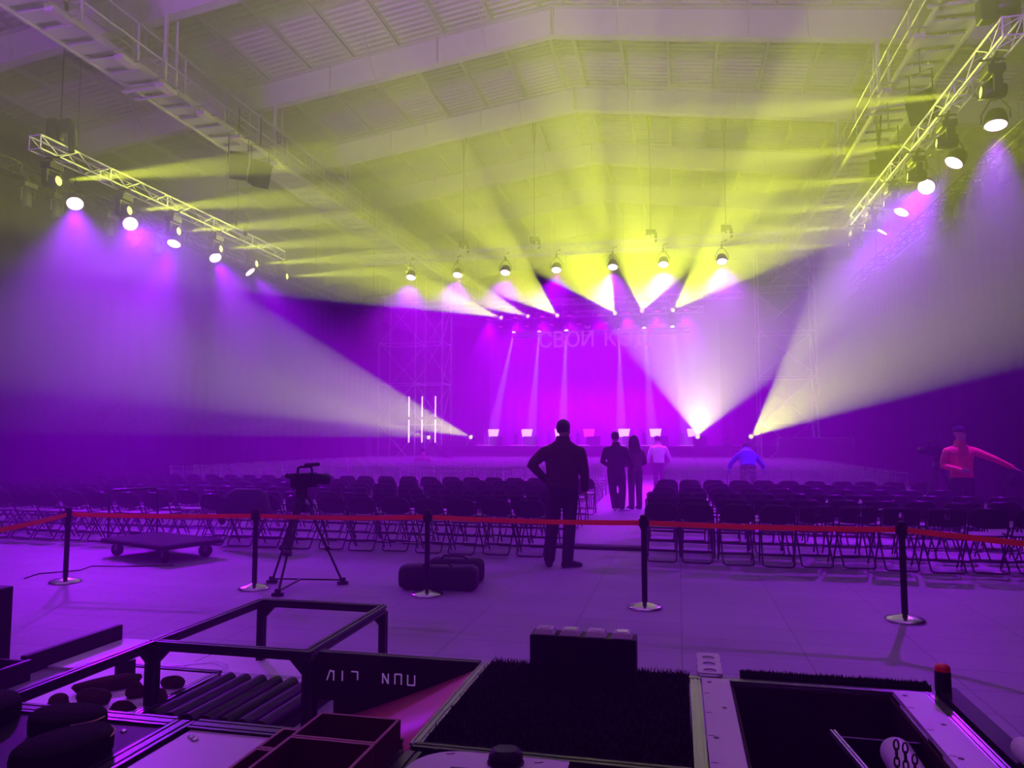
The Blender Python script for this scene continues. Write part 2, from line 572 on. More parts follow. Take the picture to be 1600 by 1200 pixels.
for x in sorted(xs):
    b = MB()
    z = rafter_z(x) + RAFTER_H + 0.01
    b.span(x - 0.04, x + 0.04, YF, YB, z, z + 0.018).span(x - 0.04, x - 0.03, YF, YB, z, z + PURLIN_H - 0.03).span(x - 0.04, x + 0.04, YF, YB, z + PURLIN_H - 0.035, z + PURLIN_H - 0.02)
    struct('roof_beam', b, M['steel'], label='thin purlin running along the hall under the roof deck')

# drapes hanging in folds
def drape(name, p, q, z0, z1, m, label, fold=0.6, amp=0.035, cat='drape'):
    p, q = Vector((*p, 0)), Vector((*q, 0))
    L = (q - p).length
    d = (q - p) / L
    nrm = Vector((-d.y, d.x, 0))
    n = int(L / fold * 8)
    b = MB()
    vs = []
    rnd = random.Random(int(L * 100))
    ph = 0
    for i in range(n + 1):
        s = L * i / n
        ph += 2 * pi / 8 * rnd.uniform(0.75, 1.25)
        o = p + d * s + nrm * (sin(ph) * amp)
        o2 = p + d * s + nrm * (sin(ph) * amp * 0.5)
        vs += [(o.x, o.y, z0), (o2.x, o2.y, z1), (o.x + nrm.x * 0.012, o.y + nrm.y * 0.012, z0), (o2.x + nrm.x * 0.012, o2.y + nrm.y * 0.012, z1)]
    fs = []
    for i in range(n):
        a, c = 4 * i, 4 * i + 4
        fs += [(a, c, c + 1, a + 1), (a + 2, a + 3, c + 3, c + 2), (a, a + 2, c + 2, c), (a + 1, c + 1, c + 3, a + 3)]
    b.add(vs, fs, True)
    o = b.build(name, m)
    return tag(o, label, cat)


drape('stage_drape', (-15.5, 6.0), (-15.5, 43.5), 0.02, 8.0, M['drape'], 'long black drape hanging beside the trolley and the wide seating block')
drape('stage_drape', (7.6, 43.5), (7.6, 4.0), 0.02, 8.0, M['drape'], 'long black drape hanging behind the man in red jacket')
drape('stage_drape', (-15.5, 43.7), (-11.2, 43.7), 0.02, 8.6, M['drape'], 'black drape behind the scaffold tower with lit tubes')
drape('stage_drape', (2.4, 43.7), (7.6, 43.7), 0.02, 8.6, M['drape'], 'black drape behind the scaffold tower without lit tubes')
drape('stage_backdrop', (-11.2, 43.5), (2.4, 43.5), 0.02, 8.4, M['backdrop'], 'wide violet-lit backdrop cloth behind the stage consoles', 0.7, 0.04, 'backdrop')

# catwalks under the rafters
def catwalk(x_in, s, z, name_side):
    """x_in: edge towards the middle of the hall; s: which way the outer edge lies"""
    w = 0.9
    x_out = x_in + s * w
    t = thing('catwalk', 'pale steel catwalk with railings hung along the ' + name_side, 'catwalk', ((x_in + x_out) / 2, 20, z))
    b = MB()
    for x in (x_in, x_out):
        b.span(x - 0.03, x + 0.03, 2, 44, z, z + 0.14)
    b.build('edge_beam', M['steel'], t, True)
    b = MB()
    y = 2.2
    while y < 44:
        b.span(min(x_in, x_out), max(x_in, x_out), y, y + 0.38, z + 0.045, z + 0.075)
        y += 0.62
    b.build('walkway_plate', M['steel'], t, True)
    b = MB()
    y = 2.2
    while y < 44:
        b.span(min(x_in, x_out), max(x_in, x_out), y + 0.38, y + 0.62, z + 0.12, z + 0.13)
        y += 0.62
    b.build('recessed_plate', M['grey'], t, True)
    for x in (x_in, x_out):
        rb = MB()
        for h in (0.95, 0.5):
            rb.tube([(x, 2, z + h + 0.1), (x, 44, z + h + 0.1)], 0.024, 6)
        rb.build('rail', M['steel'], t, True)
        y = 2.4
        while y < 44:
            pb = MB(); pb.bar((x, y, z + 0.1), (x, y, z + 1.06), 0.04); pb.build('railing_post', M['steel'], t, True)
            y += 1.63
    for y in RAFTERS[:8]:
        hb = MB()
        for x in (x_in, x_out):
            hb.bar((x, y - 0.2, z - 0.04), (x, y - 0.2, rafter_z(x)), 0.07)
            hb.bar((x, y + 0.2, z - 0.04), (x, y + 0.2, rafter_z(x)), 0.05)
        hb.bar((min(x_in, x_out) - 0.25, y - 0.2, z - 0.02), (max(x_in, x_out) + 0.1, y - 0.2, z - 0.02), 0.05)
        hb.bar((min(x_in, x_out) - 0.25, y + 0.2, z - 0.02), (max(x_in, x_out) + 0.1, y + 0.2, z - 0.02), 0.05)
        hb.build('hanger', M['steel'], t, True)
    return t


catwalk(-11.8, -1, 10.0, 'roof on the trolley side')
catwalk(5.1, 1, 10.0, 'roof above the red jacket side')

# louvred floodlights clipped to the catwalks
def floodlight():
    t = thing('floodlight', '', 'floodlight', (0, 0, 0))
    b = MB(); b.box((0, 0, -0.10), (0.22, 0.5, 0.08)); b.build('housing', M['steel'], t, bevel=0.01)
    b = MB()
    for i in range(4):
        b.box((-0.09 + 0.06 * i, 0, -0.15), (0.045, 0.46, 0.025))
    b.build('lamp_bars', M['white'], t)
    b = MB(); b.tube([(0, -0.27, -0.1), (0, -0.27, 0.06), (0, 0.27, 0.06), (0, 0.27, -0.1)], 0.012, 5); b.box((0, -0.27, 0.03), (0.36, 0.02, 0.03)); b.box((0, 0.27, 0.03), (0.36, 0.02, 0.03)); b.build('bracket', M['grey'], t)
    return t


fl0 = None
for side, x, ys in (('trolley-side', -11.66, (8.2, 9.6, 11.5, 13.3, 14.6, 16.1, 17.6, 19.6, 22.4, 25.3)), ('red-jacket-side', 4.96, (10.6, 12.2, 14.4, 16.2, 18.6))):
    for i, y in enumerate(ys):
        if fl0 is None:
            fl0 = o = floodlight()
        else:
            o = copy_tree(fl0)
        o.location = (x, y, 9.98)
        o['label'] = 'grey barred floodlight, %s along the %s catwalk towards the stage' % (ORD[i + 1], side)
        o['group'] = 'floodlights along the catwalks'

# dark box units slung under the catwalks
def box_unit(px, py, z, rz, label):
    p = at_z(px, py, z)
    t = thing('hanging_unit', label, 'speaker', p, rz)
    m = Matrix.Rotation(radians(28), 3, 'X')
    b = MB(); b.box((0, 0, 0), (0.42, 0.5, 0.62), m); b.build('cabinet', M['fixture'], t, bevel=0.02)
    b = MB(); b.box(m @ Vector((0, -0.256, 0)), (0.36, 0.012, 0.55), m); b.build('front_panel', M['black'], t)
    b = MB(); b.tube([(-0.23, 0, 0), (-0.23, 0, 0.75), (0.23, 0, 0.75), (0.23, 0, 0)], 0.015, 5)
    b.tube([(0, 0, 0.75), (0, 0, 10.03 - z)], 0.015, 5); b.build('bracket', M['black'], t)


box_unit(372, 259, 8.5, 0.6, 'dark box unit under the trolley-side catwalk, farther from the stage')
box_unit(406, 272, 8.5, 0.9, 'dark box unit under the trolley-side catwalk, nearer the stage')
box_unit(1440, 167, 8.6, -0.7, 'dark box unit under the red-jacket-side catwalk, farther from the stage')
box_unit(1390, 247, 8.6, -0.7, 'dark box unit under the red-jacket-side catwalk, nearer the stage')

# ------------------------------------------------------------------ rigging
STAGE_Z = 1.33

def truss(name, label, p, q, size=0.3, seg=2.0, m='alu', r=0.022, wires=0):
    p, q = Vector(p), Vector(q)
    t = thing(name, label, 'truss', (p + q) / 2)
    L = (q - p).length
    d = (q - p) / L
    a, u = frame_of(d)
    n = max(1, round(L / seg))
    h = size / 2
    for i in range(n):
        s0, s1 = p + d * (L * i / n + 0.012), p + d * (L * (i + 1) / n - 0.012)
        b = MB()
        for sa, su in ((1, 1), (1, -1), (-1, 1), (-1, -1)):
            b.tube([s0 + a * h * sa + u * h * su, s1 + a * h * sa + u * h * su], r, 7)
        for e in (s0, s1):
            c = [e + a * h * x + u * h * y for x, y in ((1, 1), (1, -1), (-1, -1), (-1, 1))]
            for k in range(4):
                b.tube([c[k], c[(k + 1) % 4]], r * 0.6, 5)
        sec = b.build('truss_section', M[m], t, True)
        b = MB()
        K = 4
        sl = (s1 - s0) / K
        for k in range(K):
            f0, f1 = (1, -1) if k % 2 == 0 else (-1, 1)
            for x in (1, -1):
                b.tube([s0 + sl * k + a * h * x + u * h * f0, s0 + sl * (k + 1) + a * h * x + u * h * f1], r * 0.55, 5)
                b.tube([s0 + sl * k + u * h * x + a * h * f0, s0 + sl * (k + 1) + u * h * x + a * h * f1], r * 0.55, 5)
        b.build('lattice', M[m], sec, True)
    for i in range(wires):
        w = p.lerp(q, (i + 0.5) / wires)
        b = MB(); b.tube([w + u * h, (w.x, w.y, rafter_z(w.x) + (0.01 if abs(w.y - 39.4) < 0.1 else RAFTER_H + 0.16))], 0.008, 5); b.build('suspension_wire', M['black'], t, True)
    return t


truss('lighting_truss', 'silver lighting truss with beams hanging above the trolley side', (-13.4, 12.75, 8.0), (-13.4, 22.85, 8.0))
truss('lighting_truss', 'silver lighting truss with beams hanging above the red jacket', (5.2, 12.45, 8.05), (5.2, 22.85, 8.05))
truss('drape_truss', 'dark truss carrying the drape on the trolley side', (-15.2, 6.0, 8.0), (-15.2, 32.0, 8.0), 0.3, 2.0, 'fixture', wires=4)
truss('drape_truss', 'dark truss carrying the drape behind the red jacket', (7.35, 5.0, 8.2), (7.35, 33.0, 8.2), 0.3, 2.0, 'fixture', wires=4)
truss('lighting_truss', 'long truss of violet lamps crossing above the seats', (-12.0, 26.4, 8.61), (3.6, 26.4, 8.61))
truss('lighting_truss', 'long truss of yellow beams crossing above the stage front', (-12.2, 37.4, 8.75), (3.2, 37.4, 8.75), wires=4)
truss('lighting_truss', 'rear truss of thin pale beams above the stage', (-10.2, 39.4, 8.44), (1.4, 39.4, 8.44), wires=4)
truss('sign_truss', 'slim truss behind the lettering above the stage', (-8.2, 36.5, 6.95), (0.6, 36.5, 6.95), 0.22, wires=2)


def beam_quat(d):
    return Vector(d).normalized().to_track_quat('-Z', 'Y')


def moving_head(lens, floor=False):
    """hangs from its base at the origin; the head looks down until turned"""
    t = thing('moving_head', '', 'stage light', (0, 0, 0))
    b = MB(); b.box((0, 0, -0.09), (0.36, 0.28, 0.14))
    if not floor: b.box((0, 0, 0.05), (0.06, 0.08, 0.20)).box((0, 0, 0.125), (0.40, 0.05, 0.04)).box((0, 0, 0.125), (0.05, 0.40, 0.04))
    b.build('base', M['fixture'], t, bevel=0.02)
    b = MB()
    b.box((0, 0, -0.19), (0.34, 0.12, 0.05))
    for s in (-1, 1):
        b.box((0.175 * s, 0, -0.33), (0.05, 0.14, 0.30))
    b.build('yoke', M['fixture'], t, bevel=0.015)
    hd = MB()
    hd.lathe([(0.05, 0.19), (0.11, 0.17), (0.135, 0.08), (0.14, -0.02), (0.125, -0.1), (0.12, -0.21), (0.112, -0.212), (0.108, -0.17)], 14)
    h = hd.build('head', M['fixture'], t)
    h.location = (0, 0, -0.42)
    h.rotation_mode = 'QUATERNION'
    b = MB(); b.lathe([(0.001, -0.176), (0.105, -0.176), (0.105, -0.166)], 14)
    b.build('lens', M[lens], h)
    return t


MH = {}
def place_mover(lens, lamp, d, label, group, floor=False):
    """puts a moving head so that its head pivots at `lamp` and looks along d"""
    if (lens, floor) not in MH:
        MH[lens, floor] = o = moving_head(lens, floor)
    else:
        o = copy_tree(MH[lens, floor])
    o['label'] = label
    o['group'] = group
    d = Vector(d).normalized()
    az = atan2(d.y, d.x) + pi / 2
    if floor:
        o.rotation_euler = (pi, 0, az)
        o.location = Vector(lamp) - Vector((0, 0, 0.42))
        o.location.z = STAGE_Z - 0.018
    else:
        o.rotation_euler = (0, 0, az)
        o.location = Vector(lamp) + Vector((0, 0, 0.42))
    h = [c for c in o.children if c.name.startswith('head')][0]
    q = o.rotation_euler.to_quaternion()
    h.rotation_quaternion = q.inverted() @ beam_quat(d)
    return o


for i, y in enumerate(SIDE_Y):
    place_mover('lens_yellow', (-13.37, y, 7.28), (1, 0, 0), 'moving head throwing a yellow beam, %s on the trolley-side truss towards the stage' % ORD[i + 1], 'moving heads on the trolley-side truss')
    place_mover('lens_yellow', (5.17, y, 7.34), (-1, 0, 0), 'moving head throwing a yellow beam, %s on the red-jacket-side truss towards the stage' % ORD[i + 1], 'moving heads on the red-jacket-side truss')
for i, (a, d) in enumerate(beams):
    place_mover('lens_yellow', a, d, 'moving head with yellow fan, %s from the lit-tube tower on the stage truss' % ORD[i + 1], 'fan beams above the stage')
for i, (a, d) in enumerate(floor_beams):
    place_mover('lens_yellow', a, d, 'moving head on the stage floor throwing yellow light, %s from the lit-tube tower' % ORD[i + 1], 'moving heads on the stage floor', True)
for i, (a, d) in enumerate(thin_beams):
    place_mover('lens_pale', a, d, 'moving head with thin pale beam, %s from the lit-tube tower above the consoles' % ORD[i + 1], 'thin pale beams above the consoles')
for i, y in enumerate((14.12, 14.95, 16.7, 17.7, 18.6, 21.2)):
    place_mover('lens_off', (-15.0, y, 7.3), (0.1, 0, -1), 'unlit moving head, %s along the dark truss of the trolley-side drape' % ORD[i + 1], 'unlit moving heads on the drape trusses')
for i, y in enumerate((17.3, 18.1, 19.0, 19.95, 20.9, 21.75, 23.2)):
    place_mover('lens_off', (7.25, y, 7.55), (-0.1, 0, -1), 'unlit moving head, %s along the dark truss behind the red jacket' % ORD[i + 1], 'unlit moving heads on the drape trusses')


def par_lamp(lens, r):
    t = thing('par_lamp', '', 'stage light', (0, 0, 0))
    b = MB()
    b.tube([(-r - 0.03, 0, 0), (-r - 0.03, 0, 0.16), (-r * 0.4, 0, r + 0.2), (r * 0.4, 0, r + 0.2), (r + 0.03, 0, 0.16), (r + 0.03, 0, 0)], 0.014, 5)
    b.box((0, 0, r + 0.26), (0.06, 0.08, 0.14))
    b.build('yoke', M['fixture'], t)
    b = MB()
    b.lathe([(r * 0.35, 0.2), (r * 0.75, 0.17), (r * 0.95, 0.05), (r, -0.06), (r, -0.1), (r * 0.93, -0.1), (r * 0.93, -0.085)], 20)
    c = b.build('can', M['fixture'], t)
    c.rotation_mode = 'QUATERNION'
    b = MB(); b.lathe([(0.001, -0.088), (r * 0.92, -0.088), (r * 0.92, -0.08)], 20)
    b.build('lens', M[lens], c)
    return t


PL = {}
def place_par(lens, r, loc, d, label, group, arm=None):
    k = (lens, r)
    if k not in PL:
        PL[k] = o = par_lamp(lens, r)
    else:
        o = copy_tree(PL[k])
    o['label'] = label
    o['group'] = group
    o.location = loc
    d = Vector(d).normalized()
    o.rotation_euler = (0, 0, atan2(d.y, d.x) + pi / 2)
    c = [x for x in o.children if x.name.startswith('can')][0]
    c.rotation_quaternion = o.rotation_euler.to_quaternion().inverted() @ beam_quat(d)
    if arm:
        inv = Matrix.Rotation(-o.rotation_euler.z, 3, 'Z')
        b = MB(); b.tube([inv @ Vector(p) for p in ((0, 0, r + 0.3), (0, 0, arm[1]), (arm[0], 0, arm[1]))], 0.022, 6)
        b.build('clamp_arm', M['fixture'], o)
    return o


for i, (p, d) in enumerate(LEFT_PAR):
    place_par('lens_violet', 0.19, p, d, 'glowing violet par lamp, %s along the trolley-side truss' % ORD[i + 1], 'violet lamps on the trolley-side truss', (0.25, 7.85 - p.z))
for i, (p, d) in enumerate(RIGHT_PAR):
    place_par('lens_violet', 0.19, p, d, 'glowing violet par lamp, %s along the red-jacket-side truss' % ORD[i + 1], 'violet lamps on the red-jacket-side truss', (-0.25, 7.9 - p.z))
for i, x in enumerate(FRONT_PAR_X):
    place_par('lens_violet', 0.19, (x, 26.4, 7.92), (0.0, -0.5, -1), 'glowing violet lamp, %s from the lit-tube tower on the truss above the seats' % ORD[i + 1], 'violet lamps above the seats')
for i, (px, py) in enumerate(SMALL_PAR):
    p = at_y(px, py, 37.3)
    place_par('lens_magenta', 0.15, p, (0, -0.25, -1), 'small magenta lamp, %s from the lit-tube tower in the upper stage row' % ORD[i + 1], 'magenta lamps in the upper stage row', (0.0, max(0.5, 8.62 - p.z)))
for i, (px, py) in enumerate(((782, 508), (823, 507), (862, 505), (905, 504), (947, 502), (987, 500), (1024, 500), (1069, 498))):
    p = at_y(px, py, 39.3)
    place_par('lens_magenta', 0.13, p, (0, -0.25, -1), 'small magenta lamp, %s from the lit-tube tower in the lower stage row' % ORD[i + 1], 'magenta lamps in the lower stage row')


def hoist(loc, top, label, small=False):
    t = thing('chain_hoist', label, 'hoist', loc)
    b = MB()
    b.box((-0.16, 0, 0.22), (0.24, 0.26, 0.40)); b.lathe([(0.02, -0.2), (0.15, -0.18), (0.16, 0.12), (0.1, 0.18)], 12, Matrix.Translation((0.14, 0, 0.26)) @ Matrix.Rotation(pi / 2, 4, 'Y'))
    b.box((0, 0, 0.02), (0.1, 0.12, 0.2))
    b.build('motor_body', M['black'], t, bevel=0.03)
    b = MB(); b.tube([(0.30, 0.02, 0.25), (0.34, 0.05, -0.2), (0.28, 0.05, -0.35), (0.26, 0.02, 0.1)], 0.06, 7); b.build('chain_bag', M['cloth_black'], t)
    for c in t.children:
        if small: c.scale = (0.6, 0.6, 0.6)
    if 1:
        b = MB(); b.tube([(0, 0, 0.1), (0, 0, top - loc[2] - 0.9)], 0.012, 5); b.build('chain', M['black'], t)
        b = MB()
        b.tube([(0, 0, top - loc[2] - 0.95), (-0.05, 0, top - loc[2])], 0.028, 6)
        b.tube([(0, 0, top - loc[2] - 0.95), (0.08, 0, top - loc[2])], 0.022, 6)
        b.build('sling', M['black'], t)


hoist((-13.4, 13.4, 8.36), 11.95, 'black chain hoist at the end of the trolley-side truss far from the stage')
hoist((-13.4, 20.2, 8.36), 11.65, 'black chain hoist nearer the stage on the trolley-side truss')
hoist((5.2, 13.0, 8.41), 10.02, 'black chain hoist at the end of the red-jacket-side truss')
hoist((5.2, 20.2, 8.41), 10.02, 'black chain hoist nearer the stage on the red-jacket-side truss')
for i, px in enumerate((724, 835, 1017, 1135)):
    p = at_y(px, 392, 26.4)
    hoist((p.x, 26.4, 8.9), rafter_z(p.x) + RAFTER_H, 'black chain hoist, %s from the lit-tube tower on the truss above the seats' % ORD[i + 1], True)

# lettering above the stage, one board letter after another
sign = thing('stage_sign', 'dim pink Cyrillic lettering hanging above the stage', 'sign', (-6.75, 36.3, 6.26))
def letter_mesh(ch):
    cu = bpy.data.curves.new('letter', 'FONT')
    cu.body = ch
    cu.size = 1.0
    cu.extrude = 0.03
    tmp = bpy.data.objects.new('letter', cu)
    COL.objects.link(tmp)
    bpy.context.view_layer.update()
    me = bpy.data.meshes.new_from_object(tmp.evaluated_get(bpy.context.evaluated_depsgraph_get()))
    bpy.data.objects.remove(tmp)
    return me


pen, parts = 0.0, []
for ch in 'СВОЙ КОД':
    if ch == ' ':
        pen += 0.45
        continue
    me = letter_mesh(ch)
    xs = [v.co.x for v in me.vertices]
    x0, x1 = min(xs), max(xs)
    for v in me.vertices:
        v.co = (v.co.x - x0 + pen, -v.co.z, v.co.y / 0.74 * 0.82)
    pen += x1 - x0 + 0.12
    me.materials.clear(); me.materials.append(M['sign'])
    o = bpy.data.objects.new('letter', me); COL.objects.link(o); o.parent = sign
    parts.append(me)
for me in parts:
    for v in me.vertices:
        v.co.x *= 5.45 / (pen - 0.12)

# stage
b = MB(); b.span(-14.6, 7.2, 34.8, 43.3, STAGE_Z - 0.12, STAGE_Z)
st = b.build('stage_platform', M['stage'], None)
tag(st, 'long low black stage platform behind the seats', 'stage')
b = MB(); b.span(-14.6, 7.2, 34.84, 34.9, 0.0, STAGE_Z - 0.12); b.build('skirt', M['drape'], st)
for i, (x0, x1, z1) in enumerate(((-15.3, -14.2, 1.75), (-13.3, -12.5, 1.72), (-11.6, -10.3, 1.70), (4.0, 6.9, 1.72))):
    t = thing('flight_case', ['black flight case at the drape end of the stage', 'black flight case under the lit tubes', 'black flight case beside the floor beam by the lit tubes', 'long black flight case beside the tower without tubes'][i], 'case', ((x0 + x1) / 2, 32.4 if i in (0, 3) else 35.7, 0 if i in (0, 3) else STAGE_Z))
    b = MB(); b.span(x0, x1, 32.0 if i in (0, 3) else 35.45, 32.75 if i in (0, 3) else 36.0, 0.0 if i in (0, 3) else STAGE_Z, z1); b.build('body', M['stage'], t, True, bevel=0.02)
    b = MB(); yy = 32.0 if i in (0, 3) else 35.45
    b.span(x0, x1, yy - 0.02, yy, z1 - 0.05, z1 - 0.02); b.span(x0, x0 + 0.04, yy - 0.02, yy, z1 - 0.35, z1); b.span(x1 - 0.04, x1, yy - 0.02, yy, z1 - 0.35, z1)
    b.build('edge_trim', M['grey'], t, True)
t = thing('stage_steps', 'short metal steps up to the stage beside the stage tower', 'steps', (2.75, 33.6, 0))
for k in range(4):
    b = MB(); b.span(2.2, 3.2, 33.6 + 0.3 * k, 33.88 + 0.3 * k, 0.28 + 0.3 * k, 0.33 + 0.3 * k); b.build('tread', M['grey'], t, True)
for x in (2.2, 3.2):
    b = MB(); b.bar((x, 33.6, 0.0), (x, 34.75, 1.3), 0.05, 0.12); b.bar((x, 34.7, 0), (x, 34.7, 1.3), 0.05); b.build('stringer', M['grey'], t, True)

# units along the stage, each with an emissive panel
def console(x, i):
    pink = i == 3
    t = thing('stage_console', 'stage console with lit %s screen, %s in the row from the lit-tube tower' % ('pink' if pink else 'white', ORD[i + 1]), 'console', (x, 38, STAGE_Z), 0, 'consoles along the stage')
    b = MB()
    b.add([(-0.26, 0, 0.42), (0.26, 0, 0.42), (0.34, 0.06, 0.88), (-0.34, 0.06, 0.88), (-0.26, 0.04, 0.42), (0.26, 0.04, 0.42), (0.34, 0.10, 0.88), (-0.34, 0.10, 0.88)],
          [(3, 2, 1, 0), (4, 5, 6, 7), (0, 1, 5, 4), (1, 2, 6, 5), (2, 3, 7, 6), (3, 0, 4, 7)])
    mn = b.build('panel_frame', M['fixture'], t)
    b = MB(); b.add([(-0.23, -0.012, 0.45), (0.23, -0.012, 0.45), (0.30, 0.045, 0.85), (-0.30, 0.045, 0.85)], [(0, 1, 2, 3)])
    b.build('panel', M['panel_pink' if pink else 'panel_white'], mn)
    b = MB()
    for xx in (-0.26, 0.26):
        b.bar((xx, 0.05, 0.0), (xx, 0.05, 0.44), 0.03)
    b.build('stand', M['alu'], t)
    b = MB(); b.box((0.3, -0.45, 0.24), (0.7, 0.3, 0.48)); b.build('desk_body', M['stage'], t, bevel=0.02)
    b = MB(); b.box((-0.55, -0.1, 0.32), (0.2, 0.12, 0.62)); b.box((-0.6, -0.1, 0.68), (0.05, 0.05, 0.3)); b.build('side_panel', M['cloth_grey'], t, bevel=0.01)
    b = MB(); b.box((-0.3, -0.62, 0.02), (0.8, 0.06, 0.03)); b.build('light_strip', M['strip_pink'], t)


for i, x in enumerate((-9.58, -7.77, -6.0, -4.5, -2.7, -1.13, 0.72)):
    console(x, i)

# scaffold towers at both ends of the stage
def tower(xs, y0, y1, top, label):
    t = thing('scaffold_tower', label, 'tower', ((xs[0] + xs[-1]) / 2, (y0 + y1) / 2, 0))
    for x in xs:
        for y in (y0, y1):
            b = MB(); b.tube([(x, y, 0), (x, y, top)], 0.026, 6); b.lathe([(0.08, 0.0), (0.08, 0.01), (0.03, 0.02), (0.03, 0.1)], 8, Matrix.Translation((x, y, 0))); b.build('upright', M['alu'], t, True)
    z, k = 0.4, 0
    while z < top:
        b = MB()
        for y in (y0, y1):
            b.tube([(xs[0], y, z), (xs[-1], y, z)], 0.022, 5)
        for x in xs:
            b.tube([(x, y0, z), (x, y1, z)], 0.022, 5)
        b.build('ledger', M['alu'], t, True)
        if z + 2 < top + 0.5:
            for j in range(len(xs) - 1):
                b = MB()
                p, q = (xs[j], xs[j + 1]) if (k + j) % 2 else (xs[j + 1], xs[j])
                b.tube([(p, y0, z), (q, y0, min(top, z + 2))], 0.02, 5)
                b.build('brace', M['alu'], t, True)
                b = MB(); b.tube([(q, y1, z), (p, y1, min(top, z + 2))], 0.02, 5)
                b.build('brace', M['alu'], t, True)
            b = MB(); b.tube([(xs[-1], y0, z), (xs[-1], y1, min(top, z + 2))], 0.02, 5); b.build('brace', M['alu'], t, True)
        z += 1.95
        k += 1
    return t


tower((-14.0, -12.15, -10.82), 33.0, 34.4, 9.5, 'silver scaffold tower behind the lit tubes')
tower((3.45, 5.75), 33.0, 34.4, 9.8, 'silver scaffold tower at the stage end without lit tubes')
for i, x in enumerate((-12.3, -11.65, -11.0)):  # upright emissive bars on stands, two segments each
    t = thing('glowing_tube', 'upright glowing tube by the scaffold tower, %s from the drape' % ORD[i + 1], 'tube light', (x, 32.6, 1.5), 0, 'glowing tubes by the scaffold')
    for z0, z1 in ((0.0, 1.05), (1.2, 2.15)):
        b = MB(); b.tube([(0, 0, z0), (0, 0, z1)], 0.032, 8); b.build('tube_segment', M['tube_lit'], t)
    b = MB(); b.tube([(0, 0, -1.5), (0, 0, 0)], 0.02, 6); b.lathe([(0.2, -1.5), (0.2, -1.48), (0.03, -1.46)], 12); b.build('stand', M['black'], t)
# curved loudspeaker array hung at the tower
t = thing('line_array', 'curved dark loudspeaker array hanging beside the tower with lit tubes', 'speaker', (-14.0, 32.2, 8.4))
ang, p = 0.0, Vector((-14.0, 32.2, 8.2))
for k in range(9):
    b = MB(); mm = Matrix.Rotation(-ang, 3, 'X'); b.box(p, (0.9, 0.5, 0.29), mm)
    b.build('speaker_box', M['fixture'], t, True, bevel=0.02)
    ang += radians(3.4)
    p = p + Matrix.Rotation(-ang, 3, 'X') @ Vector((0, 0, -0.3))
b = MB(); b.box((-14.0, 32.2, 8.42), (0.9, 0.1, 0.08)); b.tube([(-14.0, 32.2, 8.42), (-14.0, 32.2, 12.56)], 0.015, 5); b.build('fly_bar', M['black'], t, True)

# ------------------------------------------------------------------ seating
STANDING = [(-1.40, 17.0), (-1.0, 17.55), (-0.62, 23.95), (1.72, 19.85), (-9.2, 28.85), (4.55, 14.7), (4.70, 14.0)]   # where people stand among the chairs


def taken(x, y, r=0.55):
    return any((x - a) ** 2 + (y + 0.2 - b_) ** 2 < r * r for a, b_ in STANDING)


